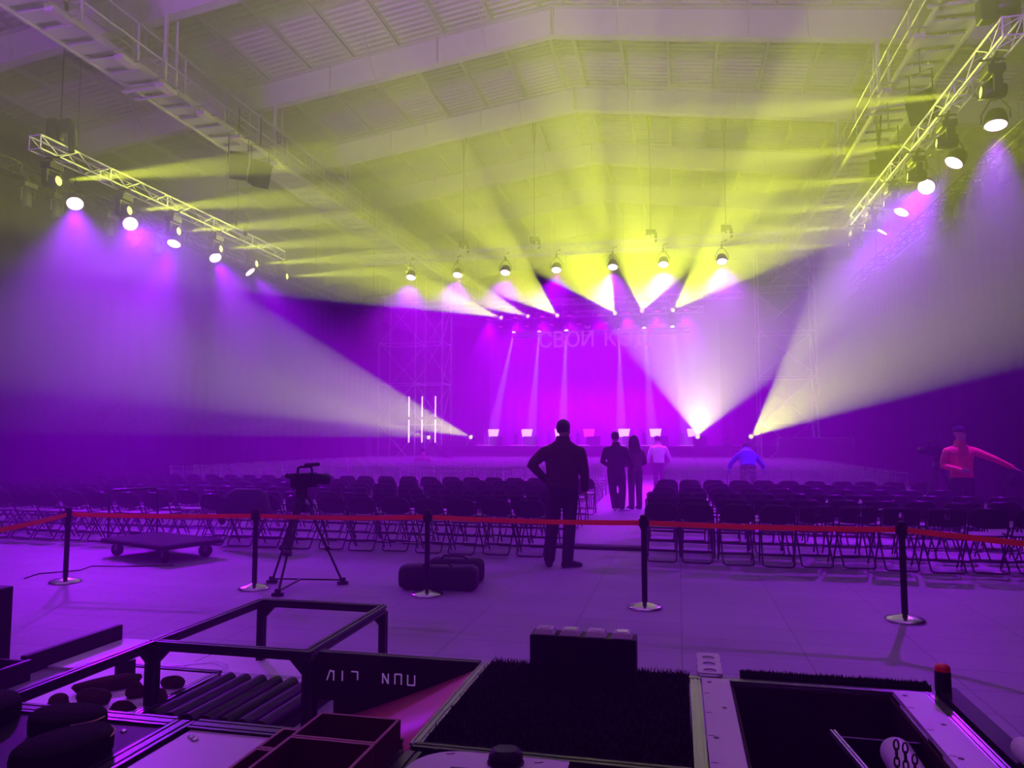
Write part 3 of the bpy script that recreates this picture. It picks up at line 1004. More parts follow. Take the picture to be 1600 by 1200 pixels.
def folding_chair(slotted):
    """faces +Y, origin on the floor under the back"""
    t = thing('folding_chair', '', 'chair')
    w = 0.215
    # back uprights run down to the front feet
    b = MB()
    top, mid = Vector((0, -0.02, 0.775)), 0.445
    if slotted:
        up = [(-w, 0.40, 0.012), (-w, 0.06, 0.52), (-w, -0.02, 0.74), (-w + 0.03, -0.03, 0.765), (w - 0.03, -0.03, 0.765), (w, -0.02, 0.74), (w, 0.06, 0.52), (w, 0.40, 0.012)]
    else:
        up = [(-w, 0.40, 0.012), (-w, 0.07, 0.50), (-w + 0.01, 0.0, 0.68), (-w + 0.035, -0.02, 0.74), (-w + 0.09, -0.03, 0.775), (w - 0.09, -0.03, 0.775), (w - 0.035, -0.02, 0.74), (w - 0.01, 0.0, 0.68), (w, 0.07, 0.50), (w, 0.40, 0.012)]
    b.tube(up, 0.0115, 6)
    b.build('front_leg_frame', M['chairtube'], t)
    b = MB(); b.tube([(-w, 0.34, 0.10), (w, 0.34, 0.10)], 0.009, 5); b.build('front_stretcher', M['chairtube'], t)
    b = MB()
    b.tube([(-w + 0.025, 0.31, 0.42), (-w + 0.025, 0.02, 0.06), (-w + 0.03, -0.0, 0.025), (-w + 0.06, -0.012, 0.012), (w - 0.06, -0.012, 0.012), (w - 0.03, 0.0, 0.025), (w - 0.025, 0.02, 0.06), (w - 0.025, 0.31, 0.42)], 0.011, 6)
    b.tube([(-w + 0.025, 0.09, 0.15), (w - 0.025, 0.09, 0.15)], 0.008, 5)
    b.build('rear_leg_frame', M['chairtube'], t)
    b = MB()
    pr = []
    for i in range(20):
        a = 2 * pi * i / 20
        x, y = cos(a), sin(a)
        pr.append((0.205 * abs(x) ** 0.45 * (1 if x > 0 else -1), 0.26 + 0.19 * abs(y) ** 0.45 * (1 if y > 0 else -1)))
    b.prism(pr, 0.425, 0.455)
    b.build('seat', M['seatpad'], t, bevel=0.008)
    # back pad, slightly dished
    b = MB()
    n = 14
    if slotted:
        zs = lambda x: (0.555 + 0.012 * (x / 0.2) ** 2, 0.752)
    else:
        zs = lambda x: (0.565 - 0.03 * (1 - (x / 0.2) ** 2), 0.70 + 0.068 * max(0, 1 - abs(x / 0.2) ** 5))
    vs = []
    for i in range(n + 1):
        x = -0.2 + 0.4 * i / n
        z0, z1 = zs(x)
        dish = -0.02 * (1 - (x / 0.2) ** 2)
        for z in (z0, (z0 + z1) / 2, z1):
            y = 0.05 - 0.36 * (z - 0.52) + dish
            vs += [(x, y - 0.012, z), (x, y + 0.012, z)]
    fs = []
    hole = (6, 7)
    for i in range(n):
        a, c = 6 * i, 6 * i + 6
        for k in (0, 2):
            if slotted and k == 2 and i in hole:
                continue
            fs += [(a + k, c + k, c + k + 2, a + k + 2), (a + k + 1, a + k + 3, c + k + 3, c + k + 1)]
        fs += [(a, a + 1, c + 1, c), (a + 4, c + 4, c + 5, a + 5)]
    fs += [(0, 2, 3, 1), (2, 4, 5, 3)]
    e = 6 * n
    fs += [(e, e + 1, e + 3, e + 2), (e + 2, e + 3, e + 5, e + 4)]
    if slotted:                                   # close the rims of the hand slot, keep a strip above it
        a, c = 6 * hole[0], 6 * (hole[1] + 1)
        m_ = 6 * hole[1]
        fs += [(a + 2, a + 4, a + 5, a + 3), (c + 2, c + 3, c + 5, c + 4), (a + 2, a + 3, m_ + 3, m_ + 2), (m_ + 2, m_ + 3, c + 3, c + 2)]
    b.add(vs, fs)
    if slotted:
        b.box((0, -0.035, 0.735), (0.07, 0.024, 0.035))
    b.build('backrest', M['vinyl'], t)
    return t


ROWS = [(9.98, 0), (10.95, 1), (12.15, 1), (13.35, 0), (14.65, 0), (15.95, 0)]
A_L, A_R = -2.02, -0.27                          # the chairs beside the aisle
FC = {}
def place_chair(slotted, x, y, rz, label, group):
    if slotted not in FC:
        FC[slotted] = o = folding_chair(slotted)
    else:
        o = copy_tree(FC[slotted])
    o.location = (x, y, 0)
    o.rotation_euler = (0, 0, rz)
    o['label'] = label
    o['group'] = group


rnd = random.Random(3)
for ri, (y, sl) in enumerate(ROWS):
    for side, xs in (('tripod', [A_L - 0.5 * k for k in range(24)]), ('red-jacket', [A_R + 0.49 * k for k in range(11)])):
        for k, x in enumerate(xs):
            if taken(x, y): continue
            s = sl
            if ri == 0 and side == 'red-jacket' and 4 <= k <= 7: s = 1
            if ri == 1 and rnd.random() < 0.3: s = 0
            if side == 'tripod' and ri == 0 and k in (11,): continue
            if side == 'tripod' and k > 22 and ri < 2: continue
            yy = y + rnd.uniform(-0.06, 0.06) + (0.12 if side == 'tripod' and ri == 0 else 0)
            lab = '%s folding chair, %s from the aisle in the %s row on the %s side' % ('slotted-back' if s else 'black', ORD[k + 1], ORD[ri + 1], side)
            place_chair(s, x + rnd.uniform(-0.03, 0.03), yy, rnd.uniform(-0.07, 0.07), lab, 'black folding chairs in rows')


def spindle_chair():
    """silvery chair with a spindle back, faces +Y"""
    t = MB()
    w = 0.19
    for x in (-w, w):
        t.bar((x, 0.42, 0), (x, 0.40, 0.44), 0.026)
        t.bar((x, -0.02, 0), (x, 0.03, 0.45), 0.026)
    for z in (0.16, 0.26):
        t.bar((-w, 0.41, z), (w, 0.41, z), 0.014); t.bar((-w, 0.0, z), (w, 0.0, z), 0.014)
        for x in (-w, w):
            t.bar((x, 0.0, z + 0.03), (x, 0.41, z + 0.03), 0.014)
    root = t.build('spindle_chair', M['chiavari'])
    b = MB(); b.span(-0.2, 0.2, 0.02, 0.43, 0.43, 0.462); b.build('seat', M['chairseat'], root)
    b = MB()
    for x in (-w, w):
        b.bar((x, 0.03, 0.45), (x, -0.05, 0.92), 0.024)
    for z, h in ((0.90, 0.025), (0.80, 0.016), (0.56, 0.016)):
        yy = 0.03 - 0.17 * (z - 0.45)
        b.bar((-w, yy, z), (w, yy, z), h)
    for i in range(7):
        x = -w + 2 * w * (i + 1) / 8
        b.bar((x, 0.012, 0.56), (x, -0.03, 0.80), 0.011)
    b.build('backrest', M['chiavari'], root)
    return root, t, b


CH, ch_a, ch_b = spindle_chair()
used = False
stuff = MB()
C_ROWS = [17.5 + 1.0 * k for k in range(15)]
for ri, y in enumerate(C_ROWS):
    for side, xs in (('tripod', [-2.25 - 0.475 * k for k in range(24)]), ('red-jacket', [-0.1 + 0.475 * k for k in range(11)])):
        for k, x in enumerate(xs):
            if ri == 0 and side == 'tripod' and k in (3, 9): continue
            if taken(x, y) or (ri == 6 and side == 'tripod' and k in (12, 14)): continue
            dx, dy, rz = rnd.uniform(-0.03, 0.03), rnd.uniform(-0.05, 0.05), rnd.uniform(-0.06, 0.06)
            if ri < 8:
                if used:
                    o = copy_tree(CH)
                else:
                    o, used = CH, True
                o.location = (x + dx, y + dy, 0)
                o.rotation_euler = (0, 0, rz)
                tag(o, 'silvery spindle-back chair, %s from the aisle in the %s spindle row on the %s side' % (ORD[k + 1], ORD[ri + 1], side), 'chair', 'silvery spindle chairs in rows')
            else:
                m = Matrix.Translation((x + dx, y + dy, 0)) @ Matrix.Rotation(rz, 4, 'Z')
                stuff.merge(ch_a, m).merge(ch_b, m)
o = stuff.build('distant_spindle_chairs', M['chiavari'])
tag(o, 'silvery spindle chairs of the far rows massed in front of the stage', 'chairs', None, 'stuff')

# a dark coat thrown over chairs by the trolley
b = MB()
cx = -6.25
b.loft([(Vector((cx, 9.88, 0.88)), 0.20, 0.10, (1, 0, 0), (0, 1, 0)), (Vector((cx, 9.86, 0.80)), 0.33, 0.13, (1, 0, 0), (0, 1, 0)), (Vector((cx + 0.02, 9.86, 0.6)), 0.36, 0.15, (1, 0, 0), (0, 1, 0)), (Vector((cx + 0.06, 9.9, 0.47)), 0.42, 0.16, (1, 0, 0), (0, 1, 0))], 20, 2.6)
o = b.build('coat', M['cloth_navy'], None)
tag(o, 'dark coat draped over folding chairs beside the trolley', 'coat')
b = MB(); b.tube([(cx - 0.3, 9.84, 0.72), (cx - 0.42, 9.83, 0.55), (cx - 0.38, 9.84, 0.40)], [0.075, 0.065, 0.05], 8, round_ends=True); b.build('sleeve', M['cloth_navy'], o)

# threshold across the aisle
b = MB(); b.span(-1.85, -0.5, 10.95, 11.2, 0.0, 0.05)
o = b.build('cable_cover', M['rubber'], None, bevel=0.015)
tag(o, 'low black cable cover lying across the aisle', 'cable cover')

# ------------------------------------------------------------------ belt barrier
POSTS = [(-5.95, 5.35, 0.84), (-6.78, 7.14, 0.81), (-4.50, 7.29, 0.83), (-2.57, 7.39, 0.85), (-0.34, 7.29, 0.855), (1.94, 7.29, 0.85), (3.6, 5.66, 0.85)]
P_LABEL = ['belt barrier post beside the tall black box, cut off by the picture edge', 'belt barrier post in front of the trolley', 'belt barrier post between trolley and camera tripod', 'belt barrier post in front of the black bags',
           'belt barrier post by the aisle chairs, right of the standing man', 'belt barrier post in front of the red-jacket-side chairs', 'belt barrier post out of view where the last belt ends']
post0 = None
for (x, y, h), lab in zip(POSTS, P_LABEL):
    t = thing('barrier_post', lab, 'barrier post', (x, y, 0), rnd.uniform(0, 6), 'belt barrier posts')
    b = MB(); b.lathe([(0.165, 0.0), (0.168, 0.012), (0.15, 0.028), (0.09, 0.045), (0.04, 0.055), (0.03, 0.06)], 28); b.build('base', M['chrome'], t)
    b = MB(); b.lathe([(0.0275, 0.055), (0.0275, h - 0.06)], 14); b.build('post', M['blackplastic'], t)
    b = MB(); b.lathe([(0.033, h - 0.11), (0.036, h - 0.10), (0.036, h + 0.01), (0.028, h + 0.025), (0.001, h + 0.028)], 14)
    for k in range(4):
        a = k * pi / 2
        b.box((0.04 * cos(a), 0.04 * sin(a), h - 0.05), (0.025, 0.025, 0.07))
    b.build('belt_head', M['blackplastic'], t)
def belt(p, q, sag, label):
    b = MB()
    p, q = Vector(p), Vector(q)
    d = (q - p).normalized()
    p, q = p + d * 0.04, q - d * 0.04
    n = Vector((-d.y, d.x, 0)).normalized() * 0.0012
    N = 12
    vs = []
    for i in range(N + 1):
        s = i / N
        c = p.lerp(q, s) - Vector((0, 0, sag * 4 * s * (1 - s)))
        tw = n * (1 + 3 * sin(s * 7))
        for o_, z in ((n, -0.024), (-n, -0.024), (-n, 0.024), (n, 0.024)):
            vs.append(c + o_ + Vector((0, 0, z)))
    fs = [(4 * i + k, 4 * i + (k + 1) % 4, 4 * i + 4 + (k + 1) % 4, 4 * i + 4 + k) for i in range(N) for k in range(4)]
    b.add(vs, fs + [(3, 2, 1, 0), (4 * N, 4 * N + 1, 4 * N + 2, 4 * N + 3)])
    tag(b.build('barrier_belt', M['belt']), label, 'barrier belt', 'orange barrier belts')
H = [Vector((x, y, h - 0.05)) for x, y, h in POSTS]
belt(H[0], H[1], 0.01, 'orange-red belt sloping from the hidden post to the trolley post')
belt(H[1], H[2], 0.012, 'orange-red belt stretched above the flat trolley')
belt(H[2], H[3], 0.015, 'orange-red belt passing behind the camera tripod')
belt(H[3], H[4], 0.015, 'orange-red belt crossing in front of the standing man')
belt(H[4], H[5], 0.012, 'orange-red belt crossing the red-jacket-side front row')
belt(H[5], H[6], 0.01, 'orange-red belt sloping out of view beyond the last post')

# ------------------------------------------------------------------ trolley
t = thing('platform_trolley', 'flat carpeted platform trolley on four casters with an upright handle', 'trolley', (-7.0, 9.0, 0), 0.0)
R_ = Matrix.Rotation(radians(-14), 4, 'Z')
base = MB(); base.box((0, 0, 0.225), (1.45, 0.85, 0.05), None)
o = base.build('deck', M['carpet'], t, bevel=0.012); o.rotation_euler.z = radians(-20)
rim = MB()
for s in (-1, 1):
    rim.bar((-0.73, 0.43 * s, 0.215), (0.73, 0.43 * s, 0.215), 0.03, 0.05); rim.bar((0.73 * s, -0.43, 0.215), (0.73 * s, 0.43, 0.215), 0.03, 0.05)
r = rim.build('edge_rim', M['rubber'], t); r.rotation_euler.z = radians(-20)
for sx in (-1, 1):
    for sy in (-1, 1):
        c = bpy.data.objects.new('caster', None); COL.objects.link(c); c.parent = t
        v = Matrix.Rotation(radians(-20), 4, 'Z') @ Vector((0.56 * sx, 0.3 * sy, 0))
        c.location = (v.x, v.y, 0); c.rotation_euler.z = rnd.uniform(-0.6, 0.6)
        b = MB(); b.lathe([(0.03, -0.022), (0.082, -0.02), (0.09, -0.01), (0.09, 0.01), (0.082, 0.02), (0.03, 0.022)], 18, Matrix.Translation((0, 0, 0.09)) @ Matrix.Rotation(pi / 2, 4, 'X')); b.build('wheel', M['rubber'], c)
        b = MB()
        for s in (-1, 1):
            b.box((0, 0.034 * s, 0.135), (0.05, 0.006, 0.11))
        b.box((0, 0, 0.192), (0.09, 0.09, 0.012)); b.build('fork', M['grey'], c)
b = MB()
b.tube([(-0.70, -0.36, 0.22), (-0.70, -0.36, 0.84), (-0.70, -0.30, 0.9), (-0.70, 0.30, 0.9), (-0.70, 0.36, 0.84), (-0.70, 0.36, 0.22)], 0.016, 8)
o = b.build('handle', M['black'], t); o.rotation_euler.z = radians(-20)

# cable lying by the trolley
b = MB(); b.tube([(-6.3, 8.35, 0.008), (-6.9, 8.15, 0.008), (-7.3, 8.1, 0.008), (-7.2, 7.8, 0.008), (-7.5, 7.5, 0.008), (-7.4, 7.2, 0.008)], 0.007, 5)
tag(b.build('floor_cable', M['rubber']), 'thin dark cable lying on the floor under the trolley edge', 'cable')

# ------------------------------------------------------------------ camera tripods
def camera_tripod(loc, rz, h, label, clabel):
    t = thing('camera_tripod', label, 'tripod', loc, rz)
    spread, hs = 0.46, h - 0.32
    feet = [Vector((spread * cos(a), spread * sin(a), 0.02)) for a in (radians(-110), radians(15), radians(140))]
    for f in feet:
        top = Vector((f.x * 0.14, f.y * 0.14, hs))
        mid = top.lerp(f, 0.55)
        side = frame_of(f - top)[0] * 0.024
        b = MB()
        for s in (-1, 1):
            b.tube([top + side * s, mid + side * s], 0.013, 7)
        b.tube([top.lerp(f, 0.32), f], 0.0135, 7)
        b.tube([mid - side * 1.6, mid + side * 1.6], 0.03, 8)
        leg = b.build('leg', M['black'], t)
        b = MB(); b.box(f + Vector((0, 0, 0.02)), (0.06, 0.04, 0.07)); b.box(f, (0.12, 0.05, 0.03)); b.build('foot', M['rubber'], leg)
    b = MB()
    for f in feet:
        b.bar(Vector((0, 0, 0.09)), f + Vector((0, 0, 0.03)), 0.025, 0.016)
    b.build('spreader', M['black'], t)
    b = MB(); b.lathe([(0.05, hs - 0.07), (0.085, hs - 0.03), (0.085, hs + 0.02), (0.06, hs + 0.06), (0.055, hs + 0.14), (0.07, hs + 0.16), (0.07, hs + 0.19)], 14)
    b.box((0, 0, hs + 0.13), (0.13, 0.09, 0.09))
    b.tube([(0.05, -0.02, hs + 0.12), (0.18, -0.3, hs + 0.02), (0.22, -0.4, hs - 0.02)], 0.011, 6)
    b.build('fluid_head', M['black'], t, bevel=0.004)
    # camera
    c = thing('video_camera', clabel, 'camera', (loc[0], loc[1], loc[2] + hs + 0.192), rz - 0.75)
    c.scale = (1.05, 1.05, 1.05)
    b = MB(); b.box((0, 0.02, 0.085), (0.12, 0.26, 0.15)); b.box((0, -0.02, 0.005), (0.08, 0.16, 0.014)); b.build('camera_body', M['blackplastic'], c, bevel=0.012)
    b = MB(); b.lathe([(0.045, 0.0), (0.05, 0.02), (0.05, 0.1), (0.058, 0.12), (0.062, 0.19), (0.055, 0.19)], 16, Matrix.Translation((0, 0.14, 0.085)) @ Matrix.Rotation(-pi / 2, 4, 'X')); b.build('lens', M['blackplastic'], c)
    b = MB(); b.tube([(0, -0.06, 0.15), (0, -0.06, 0.215), (0, -0.03, 0.225), (0, 0.11, 0.225), (0, 0.13, 0.16)], 0.014, 7); b.build('top_handle', M['blackplastic'], c)
    b = MB(); b.tube([(0.03, 0.02, 0.245), (0.03, 0.18, 0.248)], 0.021, 8, round_ends=True); b.build('microphone', M['rubber'], c)
    b = MB(); b.box((0.13, 0.07, 0.11), (0.02, 0.13, 0.085)); b.bar((0.06, 0.1, 0.1), (0.13, 0.1, 0.1), 0.02); b.build('flip_screen', M['blackplastic'], c, bevel=0.005)
    b = MB(); b.tube([(0, -0.1, 0.12), (0, -0.2, 0.14)], 0.026, 8); b.build('viewfinder', M['rubber'], c)


camera_tripod((-4.05, 7.46, 0), 0.35, 1.20, 'black camera tripod with spread legs behind the belt barrier', 'black video camera on the tripod behind the belt barrier')
camera_tripod((4.55, 14.75, 0), 1.3, 1.45, 'dark tripod standing behind the man in red jacket', 'dark video camera on the tripod by the red-jacketed man')

# bags behind the barrier post
def soft_bag(name, label, c, L, r, rz, h):
    t = thing(name, label, 'bag', c, rz)
    b = MB()
    ring = []
    for s in (-1, -0.96, -0.85, -0.4, 0, 0.4, 0.85, 0.96, 1):
        k = 0.55 if abs(s) == 1 else 0.85 if abs(s) == 0.96 else 1 + 0.03 * sin(s * 9)
        ring.append((Vector((s * L / 2, 0, h / 2)), r * k, h / 2 * k, (0, 1, 0), (0, 0, 1)))
    b.loft(ring, 20, 3.4)
    body = b.build('bag_body', M['cloth_black'], t)
    b = MB()
    b.tube([(-L * 0.48, -r * 0.3, h * 0.9), (0, -r * 0.3, h * 1.0), (L * 0.48, -r * 0.3, h * 0.9)], 0.006, 5); b.build('zip', M['grey'], t)
    b = MB()
    b.tube([(-0.17, -r * 0.5, h * 0.93), (-0.12, -r * 0.75, h * 1.12), (0.12, -r * 0.75, h * 1.12), (0.17, -r * 0.5, h * 0.93)], 0.012, 6); b.build('carry_strap', M['cloth_black'], t)
soft_bag('tripod_bag', 'long black padded bag lying behind the barrier post', (-2.55, 7.72, 0), 0.86, 0.14, 0.10, 0.26)
soft_bag('tripod_bag', 'shorter black bag lying behind the longer one', (-2.48, 8.15, 0), 0.62, 0.12, -0.08, 0.27)

# ------------------------------------------------------------------ people
def V3(*a): return Vector(a)


def limb(b, pts, radii, n=12):
    P = [Vector(p) for p in pts]
    PP, RR = [], []
    for i in range(len(P) - 1):
        for k in range(4):
            s = k / 4
            PP.append(P[i].lerp(P[i + 1], s)); RR.append(radii[i] + (radii[i + 1] - radii[i]) * s)
    PP.append(P[-1]); RR.append(radii[-1])
    b.tube(PP, RR, n, round_ends=True)


def head_mb(face=True):
    """head facing +Y, chin at z=0, crown at z=0.235"""
    b = MB()
    X, Yv = (1, 0, 0), (0, 1, 0)
    prof = [(0.0, 0.045, 0.022, 0.03), (0.015, 0.035, 0.038, 0.045), (0.05, 0.022, 0.056, 0.068), (0.09, 0.010, 0.068, 0.083), (0.125, 0.002, 0.074, 0.092), (0.16, -0.004, 0.077, 0.097), (0.195, -0.008, 0.070, 0.088), (0.22, -0.010, 0.050, 0.062), (0.235, -0.012, 0.012, 0.016)]
    b.loft([(V3(0, y, z), rx, ry, X, Yv) for z, y, rx, ry in prof], 20, 2.1)
    if face:
        b.tube([(0, 0.090, 0.128), (0, 0.102, 0.10), (0, 0.110, 0.083), (0, 0.096, 0.076)], [0.008, 0.010, 0.014, 0.010], 8, round_ends=True)
        for s in (-1, 1):
            b.tube([(0.014 * s, 0.088, 0.134), (0.05 * s, 0.080, 0.134)], 0.009, 6, round_ends=True)
            b.ball((0.045 * s, 0.062, 0.088), (0.02, 0.02, 0.02))
        b.ball((0, 0.082, 0.048), (0.024, 0.014, 0.012)); b.ball((0, 0.068, 0.018), (0.022, 0.018, 0.016))
    for s in (-1, 1):
        b.ball((0.078 * s, -0.004, 0.105), (0.010, 0.020, 0.033))
    return b


def hand_mb(side, curl=0.5, point=False):
    """hand hanging along -Z from the wrist at the origin, palm towards the thigh (side = +1 right, -1 left)"""
    b = MB()
    b.loft([(V3(0, 0, 0.01), 0.026, 0.022, (0, 1, 0), (1, 0, 0)), (V3(0, 0.002, -0.035), 0.038, 0.018, (0, 1, 0), (1, 0, 0)), (V3(0, 0.002, -0.09), 0.041, 0.014, (0, 1, 0), (1, 0, 0))], 14)
    for k, (y, L) in enumerate(((0.032, 0.072), (0.011, 0.080), (-0.010, 0.074), (-0.030, 0.058))):
        c = curl * (1 + 0.12 * k)
        if point and k == 0: c = 0.05
        pts, a, p = [V3(0, y, -0.080)], 0.15 * c, V3(0, y, -0.080)
        for j, f in enumerate((0.45, 0.32, 0.23)):
            p = p + V3(-side * sin(a) * L * f, 0, -cos(a) * L * f)
            pts.append(p); a += c
        b.tube(pts, [0.0095, 0.0090, 0.0082, 0.007], 8, round_ends=True)
    b.tube([(0, 0.026, -0.022), (-side * 0.012, 0.052, -0.050), (-side * 0.02, 0.058, -0.080), (-side * 0.022, 0.054, -0.10)], [0.013, 0.0115, 0.010, 0.008], 8, round_ends=True)
    return b


def place_hand(b, wrist, elbow, side, curl, roll=0, point=False):
    d = (Vector(wrist) - Vector(elbow)).normalized()
    q = Vector((0, 0, -1)).rotation_difference(d)
    m = Matrix.Translation(Vector(wrist)) @ q.to_matrix().to_4x4() @ Matrix.Rotation(roll, 4, 'Z')
    b.merge(hand_mb(side, curl, point), m)


def person(label, loc, rz, hip, chest, neck, headc, arms, legs, mats, head_yaw=0.0, head_tilt=0.0, hair='short', vox=0.012, build=1.0,
           trousers_w=1.0, feet=(0, 0), coat_low=-0.06, curl=(0.5, 0.5), face=True, group=None, sleeve=1.0, roll=(0, 0), extra=None):
    """hip / chest / neck: points of the spine; arms: ((shoulder, elbow, wrist) left, right); legs: ((hip, knee, ankle) left, right)"""
    t = thing('person', label, 'person', loc, rz, group)
    arms = [[Vector(q) - V3(0, 0, 0.05 if k == 0 else 0.02 if k == 1 else 0) for k, q in enumerate(a)] for a in arms]
    hip, chest, neck, headc = map(Vector, (hip, chest, neck, headc))
    shL, shR = Vector(arms[0][0]), Vector(arms[1][0])
    across = (shR - shL).normalized()
    up = (neck - hip).normalized()
    fwd = up.cross(across).normalized()
    hipa = (Vector(legs[1][0]) - Vector(legs[0][0])).normalized()
    # body: one surface
    b = MB()
    B = build
    limb(b, [hip, hip.lerp(chest, 0.5), chest, neck], [0.10, 0.10, 0.10, 0.06])
    limb(b, [neck - up * 0.04, headc + Vector((0, 0, 0.05))], [0.066, 0.058])
    for side, (s, e, w) in zip((-1, 1), arms):
        limb(b, [chest.lerp(Vector(s), 0.5), s, e, w], [0.05, 0.045, 0.036, 0.026])
        place_hand(b, w, e, side, curl[0 if side < 0 else 1], roll[0 if side < 0 else 1])
    for h, k, a in legs:
        limb(b, [hip, h, k, a], [0.08, 0.07, 0.05, 0.038])
    hm = Matrix.Translation(headc) @ Matrix.Rotation(head_yaw, 4, 'Z') @ Matrix.Rotation(head_tilt, 4, 'X') @ Matrix.Scale(1.07, 4)
    b.merge(head_mb(face), hm)
    b.build('body', mats[0], t, remesh=min(vox, 0.009 if vox < 0.01 else vox))
    # top
    b = MB()
    hw = (shR - shL).length / 2
    low = hip + up * coat_low
    rings = []
    for s, wf, df in ((0.0, 0.86, 0.125), (0.22, 0.84, 0.125), (0.5, 0.92, 0.135), (0.72, 1.0, 0.135), (0.82, 0.93, 0.125), (0.92, 0.66, 0.10), (0.98, 0.45, 0.085), (1.02, 0.34, 0.075)):
        c = low.lerp(neck, s)
        ax = hipa.lerp(across, min(1, s * 1.2)).normalized()
        fy = up.cross(ax).normalized()
        rings.append((c, hw * wf * B, df * B, ax, fy))
    b.loft(rings, 22, 2.5)
    for (s, e, w) in arms:
        s, e, w = map(Vector, (s, e, w))
        w2 = e.lerp(w, 0.93 if sleeve > 0.9 else 0.05 + sleeve * 0.5)
        limb(b, [chest.lerp(s, 0.75), s, s.lerp(e, 0.5), e, w2], [0.078 * B, 0.078 * B, 0.07 * B, 0.058 * B, 0.046 * B])
        limb(b, [neck - up * 0.03, (neck - up * 0.045).lerp(s, 0.5) , s], [0.062 * B, 0.062 * B, 0.075 * B])
    top = b.build('jacket', mats[1], t, remesh=vox)
    # collar
    b = MB(); b.loft([(neck - up * 0.05, 0.115 * B, 0.092 * B, across, fwd), (neck + up * 0.01, 0.094, 0.086, across, fwd), (neck + up * 0.055, 0.082, 0.078, across, fwd)], 18, 2.1)
    b.build('collar', mats[1], t)
    # trousers
    b = MB()
    fy = Vector((0, 0, 1)).cross(hipa).normalized() if abs(hipa.z) < 0.9 else Vector((0, 1, 0))
    b.loft([(hip - V3(0, 0, 0.10), hw * 0.74 * B, 0.115 * B, hipa, fy), (hip, hw * 0.80 * B, 0.125 * B, hipa, fy), (hip + up * 0.12, hw * 0.72 * B, 0.11 * B, hipa, fy)], 20, 2.4)
    W = trousers_w * B
    for h, k, a in legs:
        limb(b, [h, Vector(h).lerp(Vector(k), 0.5), k, Vector(k).lerp(Vector(a), 0.5), Vector(a) + (Vector(k) - Vector(a)).normalized() * 0.01], [0.098 * W, 0.092 * W, 0.078 * W, 0.075 * W, 0.07 * W])
    b.build('trousers', mats[2], t, remesh=vox)
    # shoes
    for (h, k, a), fr in zip(legs, feet):
        a = Vector(a)
        m = Matrix.Translation((a.x, a.y, 0)) @ Matrix.Rotation(fr, 4, 'Z')
        sb = MB()
        X, Z = (1, 0, 0), (0, 0, 1)
        sb.loft([(m @ V3(0, -0.075, 0.035), 0.026, 0.03, m.to_3x3() @ V3(1, 0, 0), Z), (m @ V3(0, -0.06, 0.045), 0.04, 0.045, m.to_3x3() @ V3(1, 0, 0), Z), (m @ V3(0, 0.02, 0.05), 0.043, 0.05, m.to_3x3() @ V3(1, 0, 0), Z),
                 (m @ V3(0, 0.11, 0.036), 0.05, 0.036, m.to_3x3() @ V3(1, 0, 0), Z), (m @ V3(0, 0.175, 0.028), 0.042, 0.027, m.to_3x3() @ V3(1, 0, 0), Z), (m @ V3(0, 0.2, 0.022), 0.02, 0.018, m.to_3x3() @ V3(1, 0, 0), Z)], 16, 2.6)
        sb.build('shoe', mats[3], t)
    # hair
    if hair:
        hb = MB()
        hb.loft([(V3(0, y, z), rx, ry, (1, 0, 0), (0, 1, 0)) for z, y, rx, ry in ((0.085, -0.045, 0.066, 0.052), (0.115, -0.034, 0.078, 0.068), (0.15, -0.018, 0.083, 0.090), (0.19, -0.010, 0.078, 0.096), (0.222, -0.010, 0.058, 0.074), (0.245, -0.012, 0.012, 0.016))], 18, 2.1)
        if hair == 'long':
            hb.loft([(V3(0, -0.055, 0.16), 0.08, 0.055, (1, 0, 0), (0, 1, 0)), (V3(0, -0.075, 0.05), 0.095, 0.055, (1, 0, 0), (0, 1, 0)), (V3(0, -0.10, -0.1), 0.115, 0.05, (1, 0, 0), (0, 1, 0)), (V3(0, -0.115, -0.26), 0.10, 0.035, (1, 0, 0), (0, 1, 0))], 16, 2.2)
            for s in (-1, 1):
                hb.tube([(0.07 * s, 0.0, 0.17), (0.09 * s, 0.01, 0.06), (0.10 * s, 0.0, -0.1)], [0.03, 0.035, 0.03], 8, round_ends=True)
        if hair == 'cap':
            hb = MB()
            hb.loft([(V3(0, -0.006, z), rx, ry, (1, 0, 0), (0, 1, 0)) for z, rx, ry in ((0.145, 0.082, 0.10), (0.175, 0.083, 0.101), (0.215, 0.07, 0.086), (0.243, 0.03, 0.04))], 18, 2.1)
            hb.prism([(-0.07, 0.07), (0.07, 0.07), (0.055, 0.15), (0.0, 0.165), (-0.055, 0.15)], 0.146, 0.156)
        hv = MB().merge(hb, hm)
        hv.build('cap' if hair == 'cap' else 'hair', mats[4], t, remesh=0.009 if hair != 'cap' else 0)
    if face:
        eb = MB()
        for s in (-1, 1):
            eb = MB(); eb.merge(MB().ball((0.031 * s, 0.083, 0.118), (0.013, 0.008, 0.008)), hm); eb.build('eye', M['ink'], t)
    return t


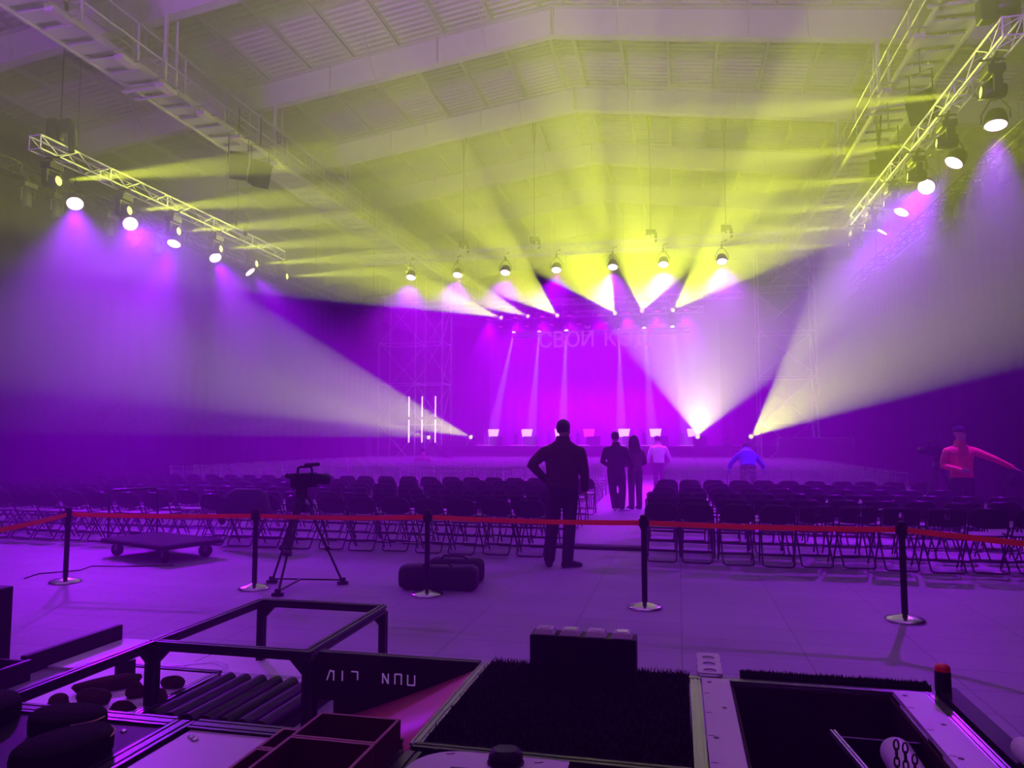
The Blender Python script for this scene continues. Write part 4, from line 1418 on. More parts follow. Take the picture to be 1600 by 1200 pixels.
# the standing man with a hand on his hip, seen from behind
person('man standing with back turned, hand on hip, before the aisle', (-1.46, 9.42, 0), 0.0,
       (0, 0, 0.98), (0, 0.01, 1.36), (0.005, 0.015, 1.60), (0.012, 0.03, 1.612),
       (((-0.23, 0, 1.49), (-0.39, -0.10, 1.31), (-0.215, -0.005, 1.09)), ((0.23, 0.0, 1.49), (0.285, -0.02, 1.22), (0.285, 0.05, 0.97))),
       (((-0.10, 0, 0.95), (-0.135, 0.01, 0.52), (-0.17, -0.03, 0.09)), ((0.10, 0, 0.95), (0.085, 0.03, 0.52), (0.065, -0.04, 0.09))),
       (M['skin'], M['jacket_brown'], M['cloth_black'], M['rubber'], M['hair']), head_yaw=-0.25, head_tilt=-0.06, vox=0.009, build=1.06, trousers_w=1.0,
       feet=(0.25, -1.0), coat_low=0.02, curl=(0.55, 0.35), roll=(0.6, 0.2))
# the couple in the aisle
person('man in dark top standing in the aisle, seen from behind', (-1.40, 17.0, 0), -0.15,
       (0, 0, 0.95), (0.01, 0.02, 1.28), (0.0, 0.03, 1.50), (-0.02, 0.04, 1.545),
       (((-0.22, 0, 1.42), (-0.32, 0.03, 1.14), (-0.20, 0.20, 1.0)), ((0.22, 0.0, 1.42), (0.33, -0.02, 1.16), (0.36, 0.2, 0.98))),
       (((-0.10, 0, 0.92), (-0.08, 0.0, 0.5), (-0.03, 0.0, 0.09)), ((0.10, 0, 0.92), (0.14, 0.02, 0.5), (0.12, 0.0, 0.09))),
       (M['skin'], M['cloth_black'], M['cloth_black'], M['cloth_white'], M['hair']), vox=0.014, build=1.05, trousers_w=1.1, feet=(0.2, -0.9), coat_low=0.0)
person('woman with long dark hair standing in the aisle beside a man', (-1.00, 17.55, 0), 0.5,
       (0, 0, 0.93), (0, 0.02, 1.24), (0.0, 0.03, 1.43), (0.0, 0.05, 1.47),
       (((-0.18, 0, 1.36), (-0.24, 0.0, 1.10), (-0.14, 0.20, 1.0)), ((0.18, 0.0, 1.36), (0.25, -0.02, 1.10), (0.2, 0.2, 1.0))),
       (((-0.09, 0, 0.9), (-0.10, 0.0, 0.5), (-0.10, 0.0, 0.09)), ((0.09, 0, 0.9), (0.10, 0.02, 0.5), (0.10, 0.0, 0.09))),
       (M['skin'], M['cloth_brown'], M['cloth_grey'], M['rubber'], M['hair']), hair='long', vox=0.014, feet=(0.1, -0.1))
person('person in white shirt bending over the chairs by the aisle', (-0.62, 23.95, 0), 0.1,
       (0, 0, 0.93), (0.0, 0.07, 1.24), (0.0, 0.12, 1.46), (-0.02, 0.17, 1.50),
       (((-0.21, 0.08, 1.38), (-0.30, 0.08, 1.12), (-0.33, 0.16, 0.9)), ((0.21, 0.08, 1.38), (0.32, 0.10, 1.14), (0.40, 0.2, 0.94))),
       (((-0.10, 0, 0.9), (-0.10, 0.0, 0.5), (-0.10, 0.0, 0.09)), ((0.10, 0, 0.9), (0.10, 0.02, 0.5), (0.10, 0.0, 0.09))),
       (M['skin'], M['cloth_white'], M['cloth_black'], M['rubber'], M['hair']), vox=0.015, feet=(0.1, -0.1), head_tilt=-0.3)
person('person in blue top leaning across the seats with arms spread', (1.72, 19.85, 0), 0.0,
       (0.02, 0, 0.92), (0.0, 0.22, 1.16), (0.02, 0.42, 1.34), (0.02, 0.52, 1.32),
       (((-0.22, 0.30, 1.24), (-0.40, 0.24, 1.02), (-0.44, 0.30, 0.76)), ((0.24, 0.32, 1.22), (0.40, 0.32, 0.98), (0.48, 0.42, 0.74))),
       (((-0.11, 0, 0.9), (-0.14, 0.05, 0.5), (-0.13, -0.04, 0.09)), ((0.11, 0, 0.9), (0.14, 0.06, 0.5), (0.18, 0.0, 0.09))),
       (M['skin'], M['cloth_blue'], M['cloth_grey'], M['rubber'], M['hair']), vox=0.014, feet=(0.1, -0.1), head_tilt=-0.7, coat_low=-0.02)
person('person in dark top standing before the stage beyond the blue top', (2.05, 32.9, 0), 0.4,
       (0, 0, 0.93), (0.0, 0.02, 1.24), (0.0, 0.03, 1.46), (0.0, 0.05, 1.50),
       (((-0.21, 0.0, 1.38), (-0.30, 0.02, 1.12), (-0.25, 0.16, 0.92)), ((0.21, 0.0, 1.38), (0.30, 0.03, 1.12), (0.28, 0.15, 0.92))),
       (((-0.10, 0, 0.9), (-0.10, 0.0, 0.5), (-0.10, 0.0, 0.09)), ((0.10, 0, 0.9), (0.10, 0.02, 0.5), (0.10, 0.0, 0.09))),
       (M['skin'], M['cloth_grey'], M['cloth_grey'], M['rubber'], M['hair']), vox=0.016, feet=(0.1, -0.1))
person('woman with long dark hair standing under the lit tubes', (-9.2, 28.85, 0), 0.3,
       (0, 0, 0.93), (0, 0.02, 1.26), (0.0, 0.03, 1.48), (0.0, 0.05, 1.52),
       (((-0.18, 0, 1.40), (-0.24, 0.0, 1.12), (-0.2, 0.15, 0.95)), ((0.18, 0.0, 1.40), (0.25, -0.02, 1.12), (0.2, 0.15, 0.95))),
       (((-0.09, 0, 0.9), (-0.10, 0.0, 0.5), (-0.10, 0.0, 0.09)), ((0.09, 0, 0.9), (0.10, 0.02, 0.5), (0.10, 0.0, 0.09))),
       (M['skin'], M['cloth_black'], M['cloth_black'], M['rubber'], M['hair']), hair='long', vox=0.016, feet=(0.1, -0.1))
person('person sitting sideways on a spindle chair under the lit tubes', (-8.43, 23.66, 0), 0.25,
       (0, 0, 0.56), (0, 0.04, 0.86), (0.0, 0.10, 1.07), (0.0, 0.14, 1.11),
       (((-0.2, 0.08, 1.0), (-0.27, 0.2, 0.76), (-0.14, 0.36, 0.72)), ((0.2, 0.08, 1.0), (0.27, 0.2, 0.76), (0.14, 0.36, 0.72))),
       (((-0.1, 0.02, 0.56), (-0.12, 0.42, 0.54), (-0.12, 0.42, 0.09)), ((0.1, 0.02, 0.56), (0.12, 0.42, 0.54), (0.12, 0.42, 0.09))),
       (M['skin'], M['cloth_brown'], M['cloth_black'], M['rubber'], M['hair']), vox=0.015, feet=(0, 0), head_tilt=-0.3)
# the man in the red jacket, arm stretched out with a coat
rj = person('man in red jacket and cap reaching out with one arm', (4.70, 14.0, 0), 3.25,
            (0, 0, 0.96), (0.0, -0.02, 1.31), (-0.01, -0.03, 1.54), (-0.01, -0.02, 1.585),
            (((-0.225, 0.0, 1.46), (-0.50, 0.10, 1.30), (-0.74, 0.16, 1.14)), ((0.22, 0.0, 1.46), (0.30, 0.0, 1.18), (0.12, 0.26, 1.10))),
            (((-0.10, 0, 0.93), (-0.11, 0.0, 0.5), (-0.12, -0.02, 0.09)), ((0.10, 0, 0.93), (0.11, 0.02, 0.5), (0.12, 0.0, 0.09))),
            (M['skin'], M['cloth_red'], M['cloth_black'], M['rubber'], M['cloth_black']), hair='cap', vox=0.011, build=0.94, feet=(0.15, -0.2), head_yaw=0.5, head_tilt=0.06, coat_low=0.0)

hand = Matrix.Rotation(3.25, 3, 'Z') @ V3(-0.82, 0.18, 0) + V3(4.70, 14.0, 1.06)
b = MB()
b.loft([(hand + V3(0.0, 0, 0.03), 0.10, 0.03, (1, 0, 0), (0, 1, 0)), (hand + V3(0.03, 0, -0.05), 0.26, 0.06, (1, 0, 0), (0, 1, 0)), (hand + V3(0.08, 0, -0.16), 0.30, 0.07, (1, 0, 0), (0, 1, 0)), (hand + V3(0.10, 0, -0.22), 0.22, 0.06, (1, 0, 0), (0, 1, 0))], 20, 2.4)
o = b.build('coat', M['cloth_black'], None)
tag(o, 'dark coat held out by the man in red jacket', 'coat')
b = MB(); b.tube([hand + V3(-0.16, 0, -0.12), hand + V3(-0.24, 0, -0.24), hand + V3(-0.22, 0, -0.36)], [0.06, 0.055, 0.045], 8, round_ends=True); b.build('sleeve', M['cloth_black'], o)

# ------------------------------------------------------------------ obstacle course in front of the barrier
TOP = 0.45
EXT = [(-.5, -.5), (-.12, -.5), (-.12, -.3), (.12, -.3), (.12, -.5), (.5, -.5), (.5, -.12), (.3, -.12), (.3, .12), (.5, .12), (.5, .5), (.12, .5), (.12, .3), (-.12, .3), (-.12, .5), (-.5, .5), (-.5, .12), (-.3, .12), (-.3, -.12), (-.5, -.12)]


def ext(b, p, q, w=0.045, k=1):
    """slotted aluminium profile; k > 1 lays profiles side by side"""
    p, q = Vector(p), Vector(q)
    a, u = frame_of(q - p)
    for i in range(k):
        o = a * ((i - (k - 1) / 2) * w)
        b.extrude([(x * w, y * w) for x, y in EXT], p + o, q + o)
    return b


Z = TOP - 0.0225
YA, YC, YN = 3.78, 4.92, 2.74
# open frame on four posts
t = thing('profile_stand', 'open black frame of slotted profiles on four posts', 'frame', (-2.5, 4.3, 0))
for p, q in (((-2.97, YA, Z), (-1.97, YA, Z)), ((-2.97, YC, Z), (-2.03, YC, Z)), ((-2.97, YA, Z), (-2.97, YC, Z)), ((-2.0, YA, Z), (-2.03, YC, Z))):
    b = MB(); ext(b, p, q, 0.05); b.build('rail', M['rail'], t, True)
for x, y in ((-2.97, YA), (-1.985, YA), (-2.97, YC), (-2.03, YC)):
    b = MB(); ext(b, (x, y, 0), (x, y, Z - 0.02), 0.06 if y == YA else 0.05)
    post = b.build('post', M['rail'], t, True)
    for dx in (-1, 1):
        b = MB()
        if (x < -2.5 and dx < 0) and y == YC or (x > -2.5 and dx > 0): continue
        pr = [(0, 0), (dx * 0.09, 0), (0, -0.09)]
        if dx < 0: pr.reverse()
        vs = [(x + px_ + dx * 0.025, y + s * 0.018, Z - 0.022 + pz) for s in (-1, 1) for px_, pz in pr]
        b.add(vs, [(0, 1, 2), (5, 4, 3), (0, 3, 4, 1), (1, 4, 5, 2), (2, 5, 3, 0)])
        b.build('corner_bracket', M['rail'], post, True)
# rail running on from the frame towards the near row
b = MB(); ext(b, (-2.97, 2.79, Z), (-2.97, YA - 0.026, Z), 0.05)
tag(b.build('profile_rail', M['rail']), 'black slotted rail running from the open frame over the rock board', 'rail')

# near row of panels
def board(name, label, cat, x0, x1, y0, y1, z0, z1, m, edge=None):
    t = thing(name, label, cat, ((x0 + x1) / 2, (y0 + y1) / 2, 0))
    b = MB(); b.span(x0, x1, y0, y1, z0, z1); b.build('top_panel', m, t, True)
    return t


def legs(t, pts, z=None):
    for x, y in pts:
        b = MB(); ext(b, (x, y, 0), (x, y, (z or Z) - 0.022), 0.045); b.build('leg', M['rail'], t, True)


t = board('course_table', 'dark course table with three round log slices on it', 'table', -4.6, -2.05, 1.3, 2.70, 0.425, 0.44, M['blackplastic'])
b = MB(); ext(b, (-4.6, YN, Z), (-2.05, YN, Z), 0.045, 2); b.build('double_rail', M['rail'], t, True)
b = MB(); ext(b, (-2.0, 1.3, Z), (-2.0, YN + 0.02, Z), 0.045, 2); b.build('double_rail', M['rail'], t, True)
legs(t, ((-2.05, YN), (-4.5, YN), (-2.05, 1.35)))
b = MB()
for k in range(2):
    b.lathe([(0.012, 0), (0.012, 0.006), (0.004, 0.008)], 8, Matrix.Translation((-2.18 + 0.02 * k, 2.62 - 0.5 * k, 0.44)))
b.build('screw', M['chrome'], t, True)
for i, (px, py, r) in enumerate(((105, 1138, 0.125), (100, 1182, 0.14), (-20, 1118, 0.13))):
    p = at_z(px, py, 0.455)
    t = thing('log_slice', ['dark round log slice on the dark table, middle one', 'dark round log slice lowest in the picture on the dark table', 'dark round log slice at the edge of view on the dark table'][i], 'log', (p.x, p.y, 0.44), i * 1.3)
    b = MB()
    prof = [(r * 0.9, 0.0), (r, 0.012), (r * 1.01, 0.05), (r * 0.98, 0.075)]
    b.lathe(prof, 22)
    for k, v in enumerate(b.v): v *= 1; b.v[k] = Vector((v.x * (1.25 + 0.05 * sin(5 * atan2(v.y, v.x))), v.y * 0.9, v.z))
    b.build('bark', M['bark'], t)
    b = MB(); b.lathe([(r * 0.985, 0.0735), (r * 0.96, 0.078), (0.001, 0.079)], 22)
    for k, v in enumerate(b.v): b.v[k] = Vector((v.x * (1.25 + 0.05 * sin(5 * atan2(v.y, v.x))), v.y * 0.9, v.z))
    b.build('cut_face', M['bark'], t)
    b = MB(); b.tube([(r * 1.24 * cos(a), r * 0.9 * sin(a), 0.066) for a in [(-0.9 + 0.1 * k) for k in range(12)]], 0.004, 5); b.build('pale_rim', M['woodface'], t)

t = board('course_table', 'pale course table carrying the wooden tray', 'table', -1.93, -1.04, 1.3, 2.70, 0.425, 0.44, M['white'])
b = MB(); ext(b, (-1.95, YN, Z), (-1.06, YN, Z), 0.045, 2); b.build('double_rail', M['rail'], t, True)
legs(t, ((-1.9, YN), (-1.1, YN), (-1.9, 1.35), (-1.1, 1.35)))
b = MB()
for dx, dy in ((0.02, -0.03), (0.05, -0.05)):
    b.lathe([(0.014, 0), (0.014, 0.006), (0.004, 0.009)], 8, Matrix.Translation((-1.90 + dx, 2.66 + dy, 0.44)))
b.build('screw', M['chrome'], t, True)

# stepped wooden tray
t = thing('wooden_tray', 'reddish wooden tray with open compartments on the pale table', 'tray', (-1.25, 2.4, 0.44))
Wt = 0.012
def tray_box(x0, x1, y0, y1, z1, name):
    b = MB(); z0 = 0.441
    b.span(x0, x1, y0, y1, z0, z0 + 0.008)
    b.span(x0, x1, y1 - Wt, y1, z0, z1).span(x0, x1, y0, y0 + Wt, z0, z1).span(x0, x0 + Wt, y0 + Wt, y1 - Wt, z0, z1).span(x1 - Wt, x1, y0 + Wt, y1 - Wt, z0, z1)
    o = b.build(name, M['mdf'], t, True)
    e = MB(); z1 += 0.0015
    e.span(x0, x1, y1 - Wt, y1, z1 - 0.002, z1).span(x0, x1, y0, y0 + Wt, z1 - 0.002, z1).span(x0, x0 + Wt, y0 + Wt, y1 - Wt, z1 - 0.002, z1).span(x1 - Wt, x1, y0 + Wt, y1 - Wt, z1 - 0.002, z1)
    e.build('pale_edge', M['mdfedge'], o, True)
tray_box(-1.36, -1.035, 2.46, 2.69, 0.555, 'compartment')
tray_box(-1.36, -1.035, 2.08, 2.455, 0.555, 'compartment')
tray_box(-1.47, -1.365, 2.42, 2.60, 0.52, 'compartment')
tray_box(-1.47, -1.365, 2.10, 2.415, 0.52, 'compartment')

t = board('course_table', 'course table whose white plate has one rounded corner', 'table', -0.38, 0.04, 1.3, 2.70, 0.425, 0.438, M['red'])
b = MB()
pr = [(-0.40, 2.715), (-0.40, 1.4), (-0.955, 1.4), (-0.955, 2.50)] + [(-0.955 + 0.17 * (1 - cos(a)), 2.545 + 0.17 * sin(a)) for a in [k * pi / 2 / 8 for k in range(9)]]
pr.reverse()
b.prism(pr, 0.44, 0.452)
b.build('white_plate', M['white'], t, True, bevel=0.003)
b = MB(); ext(b, (-0.99, 1.4, Z), (-0.99, YN - 0.06, Z), 0.045, 2); ext(b, (-1.0, YN + 0.0, Z), (0.03, YN + 0.0, Z), 0.045); b.build('double_rail', M['rail'], t, True)
legs(t, ((-1.0, 1.45), (0.0, 1.45)))
b = MB(); b.span(-0.80, -0.71, 2.50, 2.575, 0.4525, 0.455); b.build('dark_square', M['ink'], t, True)  # dark sheet on the plate, standing for the shade in a cut-out
for i, (px, py) in enumerate(((676, 1171), (697, 1178), (835, 1192))):
    p = at_z(px, py, 0.4525)
    b = MB(); b.tube([p, p + V3(0.02, 0.005, 0), p + V3(0.03, 0.012, 0)], 0.002, 4); b.build('marker_scratch', M['ink'], t, True)
# black knob standing on the plate
p = at_z(790, 1192, 0.452)
t = thing('rounded_stopper', 'rounded black knob standing on the white plate', 'knob', (p.x, p.y, 0.452), 0.2)
b = MB(); b.loft([(V3(0, 0, 0), 0.055, 0.05, (1, 0, 0), (0, 1, 0)), (V3(0, 0, 0.02), 0.062, 0.056, (1, 0, 0), (0, 1, 0)), (V3(0, 0, 0.042), 0.052, 0.046, (1, 0, 0), (0, 1, 0)), (V3(0, 0, 0.05), 0.04, 0.035, (1, 0, 0), (0, 1, 0))], 22, 3.0); b.build('knob_body', M['blackplastic'], t)
b = MB(); b.prism([(0.066 * cos(k * pi / 10), 0.06 * sin(k * pi / 10)) for k in range(20)], 0.0, 0.006); b.build('knob_collar', M['rubber'], t)

# ramp module between the frame and the turf
t = thing('ramp_module', 'course module with a sloping red ramp beside the turf', 'ramp', (-1.5, 3.3, 0))
b = MB(); ext(b, (-1.94, YA + 0.03, Z), (-1.03, YA + 0.03, Z), 0.045); b.build('rail', M['rail'], t, True)
b = MB(); ext(b, (-1.005, YN + 0.03, Z), (-1.005, YA + 0.05, Z), 0.024, 2); b.build('rail', M['raillight'], t, True)
b = MB()
b.span(-1.955, -1.03, YA, YA + 0.012, 0.20, 0.43).span(-1.955, -1.94, YA, YA + 0.012, 0.02, 0.20).span(-1.84, -1.03, YA, YA + 0.012, 0.02, 0.20)
wall = b.build('letter_board', M['darkred'], t, True)
glyphs = {  # letter strokes, upside down; their glow stands for light through cut-outs
    'K': (((0, 1), (0.35, 0)), ((0.75, 0), (0.75, 1)), ((0.35, 0), (0.75, 0.15))), 'I': (((0, 0), (0, 1)),), 'G': (((0, 0), (0.7, 0)), ((0.7, 0), (0.7, 0.8))),
    'N': (((0, 0), (0, 1)), ((0, 0), (0.6, 1)), ((0.6, 0), (0.6, 1))), 'P': (((0, 1), (0, 0)), ((0, 0), (0.7, 0)), ((0.7, 0), (0.7, 1))), 'C': (((0, 0), (0, 1)), ((0, 1), (0.75, 1)), ((0.75, 0), (0.75, 1)))}
b = MB()
for g, px in (('K', 511), ('I', 535), ('G', 549), ('N', 598), ('P', 617), ('C', 637)):
    p0 = at_y(px, 1047 + (px - 511) * 0.06, YA - 0.004)
    s = 0.052
    for (ax, ay), (bx, by) in glyphs[g]:
        q0 = V3(p0.x + ax * s, YA - 0.0035, p0.z - ay * s); q1 = V3(p0.x + bx * s, YA - 0.0035, p0.z - by * s)
        b.bar(q0, q1, 0.006, 0.005, Vector((0, 1, 0)))
b.build('glowing_lettering', M['stroke_glow'], wall, True)
# ramp: rises towards the turf, curved like a slide
b = MB()
vs, N = [], 14
for i in range(N + 1):
    s = i / N
    x = -1.93 + 0.90 * s
    z = 0.08 + 0.345 * (s ** 1.15)
    for y, dz in ((YA - 0.02, 0.0), (3.3, -0.01), (YN + 0.06, -0.02)):
        vs += [(x, y, z + dz), (x, y, z + dz - 0.014)]
fs = []
for i in range(N):
    a, c = 6 * i, 6 * i + 6
    for k in (0, 2):
        fs += [(a + k, a + k + 2, c + k + 2, c + k), (a + k + 1, c + k + 1, c + k + 3, a + k + 3)]
    fs += [(a, c, c + 1, a + 1), (a + 4, a + 5, c + 5, c + 4)]
fs += [(0, 1, 3, 2), (2, 3, 5, 4), (6 * N, 6 * N + 2, 6 * N + 3, 6 * N + 1), (6 * N + 2, 6 * N + 4, 6 * N + 5, 6 * N + 3)]
b.add(vs, fs, False)
b.build('ramp_panel', M['red'], t, True, smooth=True)
legs(t, ((-1.05, YA), (-1.94, YN + 0.06)))

# turf module
t = thing('turf_module', 'raised square of black artificial turf with rails around it', 'platform', (-0.47, 3.3, 0))
b = MB(); b.span(-0.98, 0.03, YN + 0.04, YA + 0.08, 0.40, 0.44); b.build('turf_base', M['turf'], t, True)
b = MB()
rt = random.Random(5)
vs, fs = [], []
for i in range(9000):
    x, y = rt.uniform(-0.975, 0.028), rt.uniform(YN + 0.05, YA + 0.10)
    a = rt.uniform(0, 2 * pi); h = rt.uniform(0.014, 0.032); w = 0.003
    lx, ly = rt.uniform(-0.014, 0.014), rt.uniform(-0.014, 0.014)
    k = len(vs)
    vs += [(x - cos(a) * w, y - sin(a) * w, 0.438), (x + cos(a) * w, y + sin(a) * w, 0.438), (x + lx, y + ly, 0.438 + h)]
    fs.append((k, k + 1, k + 2))
b.add(vs, fs)
o = b.build('turf_blades', M['turf'], t, True); o['kind'] = 'stuff'
b = MB(); b.span(-0.975, 0.025, YA + 0.06, YA + 0.075, 0.05, 0.40).span(-0.975, 0.025, YN + 0.03, YN + 0.045, 0.05, 0.40); b.build('side_panel', M['blackplastic'], t, True)
legs(t, ((-0.96, YA + 0.04), (0.0, YA + 0.04), (-0.96, YN + 0.07), (0.0, YN + 0.07)), 0.40)

# box with four push buttons on the turf
t = thing('button_box', 'black box with four square push buttons standing on the turf', 'button box', (-0.485, 3.80, 0.44))
b = MB(); b.box((0, 0, 0.09), (0.53, 0.13, 0.18)); b.build('housing', M['blackplastic'], t, bevel=0.004)
b = MB(); b.box((-0.08, -0.0665, 0.07), (0.10, 0.003, 0.10)); b.build('front_plate', M['darkred'], t)
for i in range(4):
    x = -0.195 + 0.13 * i
    b = MB()
    b.add([(x - 0.052, -0.052, 0.18), (x + 0.052, -0.052, 0.18), (x + 0.052, 0.052, 0.18), (x - 0.052, 0.052, 0.18), (x - 0.04, -0.04, 0.206), (x + 0.04, -0.04, 0.206), (x + 0.04, 0.04, 0.206), (x - 0.04, 0.04, 0.206)],
          [(3, 2, 1, 0), (4, 5, 6, 7), (0, 1, 5, 4), (1, 2, 6, 5), (2, 3, 7, 6), (3, 0, 4, 7)])
    o = b.build('push_button', M['white'], t, bevel=0.003)
    b = MB(); b.box((x, 0, 0.2065), (0.055, 0.055, 0.006)); b.build('button_cap', M['chrome'] if i in (1, 3) else M['white'], o, bevel=0.002)

# pit module
t = thing('pit_module', 'course module with an open pit between two pale boards', 'platform', (0.6, 3.0, 0))
b = MB(); ext(b, (0.03, YA + 0.05, Z), (1.12, YA + 0.05, Z), 0.024, 2); b.build('far_rail', M['raillight'], t, True)
b = MB(); ext(b, (0.06, 1.8, Z), (0.06, YA + 0.02, Z), 0.024, 2); b.build('side_rail', M['raillight'], t, True)
b = MB(); ext(b, (1.11, 1.8, Z), (1.11, YA + 0.02, Z), 0.024, 2); b.build('side_rail', M['raillight'], t, True)
for x0, x1 in ((0.09, 0.22), (0.945, 1.08)):
    b = MB(); b.span(x0, x1, 1.8, YA + 0.02, 0.425, 0.447); o = b.build('pale_board', M['white'], t, True)
    b = MB()
    for k in range(6):
        b.lathe([(0.011, 0.0), (0.011, 0.001)], 10, Matrix.Translation(((x0 + x1) / 2 + (0.02 if k % 2 else -0.03), YA - 0.04 - 0.34 * k, 0.4472)))
        b.bar((x0 + 0.004, YA - 0.2 - 0.25 * k, 0.4476), (x0 + 0.03, YA - 0.203 - 0.25 * k, 0.4476), 0.003, 0.001)
    b.build('drill_marks', M['ink'], o, True)
b = MB(); b.span(0.21, 0.96, YA, YA + 0.015, 0.03, 0.42).span(0.225, 0.24, 1.8, YA, 0.03, 0.42).span(0.925, 0.94, 1.8, YA, 0.03, 0.42).span(0.24, 0.925, 1.8, YA, 0.02, 0.035)
b.build('pit_lining', M['darkred'], t, True)
b = MB(); ext(b, (0.60, 3.35, 0.40), (0.70, 2.55, 0.40), 0.022); b.build('inner_rail', M['raillight'], t, True)
b = MB(); b.span(0.61, 0.92, 3.30, 3.315, 0.06, 0.40); b.build('inner_panel', M['blackplastic'], t, True)
legs(t, ((0.06, YA), (1.11, YA), (1.11, 2.0)))
# dark turf strips around the pit
for nm, lab, (x0, x1, y0, y1, z0, z1) in (('turf_strip', 'narrow dark turf strip along the far rail of the pit', (0.28, 1.13, YA + 0.085, YA + 0.16, 0.38, 0.452)), ('border_board', 'black border board along the outer side of the pit', (1.15, 1.235, 1.9, YA + 0.1, 0.36, 0.455))):
    b = MB(); b.span(x0, x1, y0, y1, z0, z1)
    if nm == 'turf_strip':
        vs, fs = [], []
        for i in range(1400):
            x, y = rt.uniform(x0, x1), rt.uniform(y0, y1); a = rt.uniform(0, pi); h = rt.uniform(0.008, 0.02); k = len(vs)
            vs += [(x - cos(a) * .003, y - sin(a) * .003, z1 - .002), (x + cos(a) * .003, y + sin(a) * .003, z1 - .002), (x + rt.uniform(-.01, .01), y + rt.uniform(-.01, .01), z1 + h)]
            fs.append((k, k + 1, k + 2))
        b.add(vs, fs)
    o = b.build(nm, M['turf'] if nm == 'turf_strip' else M['blackplastic'])
    tag(o, lab, 'strip' if nm == 'turf_strip' else 'board')
    for k in range(3):
        bb = MB(); xx = x0 + (x1 - x0) * (k + 0.5) / 3; yy = y0 + (y1 - y0) * (k + 0.5) / 3
        bb.span(xx - 0.015, xx + 0.015, yy - 0.015, yy + 0.015, 0, z0); bb.build('support', M['rail'], o)
# bollard with red cap, black block at the board's end
t = thing('signal_post', 'short black post with a red cap on the pit corner', 'post', (1.165, YA + 0.04, 0.455))
b = MB(); b.lathe([(0.034, 0), (0.034, 0.085), (0.031, 0.09)], 18); b.build('post_body', M['blackplastic'], t)
b = MB(); b.lathe([(0.033, 0.09), (0.033, 0.108), (0.024, 0.118), (0.001, 0.12)], 18); b.build('red_cap', M['redcap'], t)
t = thing('black_block', 'black block at the end of the border board', 'block', (1.30, 3.05, 0))
b = MB(); b.span(1.24, 1.33, 2.7, 3.22, 0.0, 0.47); b.build('block_body', M['blackplastic'], t, True, bevel=0.01)
b = MB(); b.span(1.245, 1.325, 2.71, 3.21, 0.47, 0.474); b.build('block_lid', M['rubber'], t, True)
# pale tubes
def pale_tube(label, p, q, r, seam=True):
    p, q = Vector(p), Vector(q)
    t = thing('pale_tube', label, 'tube', (p + q) / 2)
    b = MB(); d = (q - p).normalized()
    b.tube([p, p + d * 0.01, q - d * 0.02, q], [r * 0.96, r, r, r * 0.9], 24); b.build('tube_body', M['white'], t, True)
    b = MB(); b.tube([q, q + d * 0.006], r * 0.8, 24); b.build('end_cap', M['grey'], t, True)
pale_tube('pale round tube lying in the pit behind the chains', (0.86, 2.3, 0.24), at_y(1398, 1172, 3.22), 0.06)
pale_tube('pale round tube lying beside the black block', (1.19, 2.2, 0.50), (1.185, 3.07, 0.50), 0.042)
# hanging chains
def chain(label, x, y, z, n, r=0.011):
    t = thing('chain', label, 'chain', (x, y, z))
    for k in range(n):
        b = MB()
        pts = []
        for i in range(12):
            a = 2 * pi * i / 12
            u, v = cos(a) * 0.0085, sin(a) * 0.019
            pts.append(V3(u, 0, v) if k % 2 == 0 else V3(0, u, v))
        b.tube([q + V3(0, 0, -0.030 * k - 0.02) for q in pts], 0.0032, 6, closed=True)
        b.build('link', M['black'], t)
for i, (px, py) in enumerate(((1400, 1155), (1414, 1160), (1429, 1178))):
    p = at_y(px, py, 2.98)
    chain(['dark chain hanging in the pit nearest the inner rail', 'dark chain hanging in the pit, middle of three', 'dark chain hanging in the pit nearest the outer board'][i], p.x, p.y, p.z, 7)
b = MB(); z_ = max(at_y(px, py, 2.98).z for px, py in ((1400, 1155), (1414, 1160), (1429, 1178)))
# pierced bracket
t = thing('pierced_bracket', 'pale bracket pierced by round holes behind the pit rail', 'bracket', (0.14, 4.0, 0.44))
def pierced(b, x0, x1, y0, y1, z0, z1, holes, r):
    n = len(holes)
    for i, hy in enumerate(holes):
        ya, yb = (y0 if i == 0 else (holes[i - 1] + hy) / 2), (y1 if i == n - 1 else (holes[i + 1] + hy) / 2)
        cx_ = (x0 + x1) / 2
        K = 24
        inn, out = [], []
        for k in range(K):
            a = 2 * pi * k / K
            c_, s_ = cos(a), sin(a)
            inn.append((cx_ + r * c_, hy + r * s_))
            tx = ((x1 - cx_) / c_ if c_ > 1e-6 else (x0 - cx_) / c_ if c_ < -1e-6 else 1e9)
            ty = ((yb - hy) / s_ if s_ > 1e-6 else (ya - hy) / s_ if s_ < -1e-6 else 1e9)
            m_ = min(tx, ty)
            out.append((cx_ + m_ * c_, hy + m_ * s_))
        vs = [(x, y, z) for z in (z0, z1) for ring in (inn, out) for x, y in ring]
        fs = []
        for k in range(K):
            j = (k + 1) % K
            fs += [(k, K + k, K + j, j)[::-1], (2 * K + k, 3 * K + k, 3 * K + j, 2 * K + j), (k, j, 2 * K + j, 2 * K + k), (K + k, 3 * K + k, 3 * K + j, K + j)]
        b.add(vs, fs)
b = MB(); pierced(b, 0.075, 0.195, YA + 0.08, YA + 0.44, 0.445, 0.452, (YA + 0.13, YA + 0.24, YA + 0.35), 0.032); b.build('pierced_plate', M['white'], t, True)
b = MB(); b.span(0.188, 0.195, YA + 0.085, YA + 0.44, 0.0, 0.445).span(0.075, 0.082, YA + 0.085, YA + 0.44, 0.0, 0.445); b.build('side_flange', M['white'], t, True)

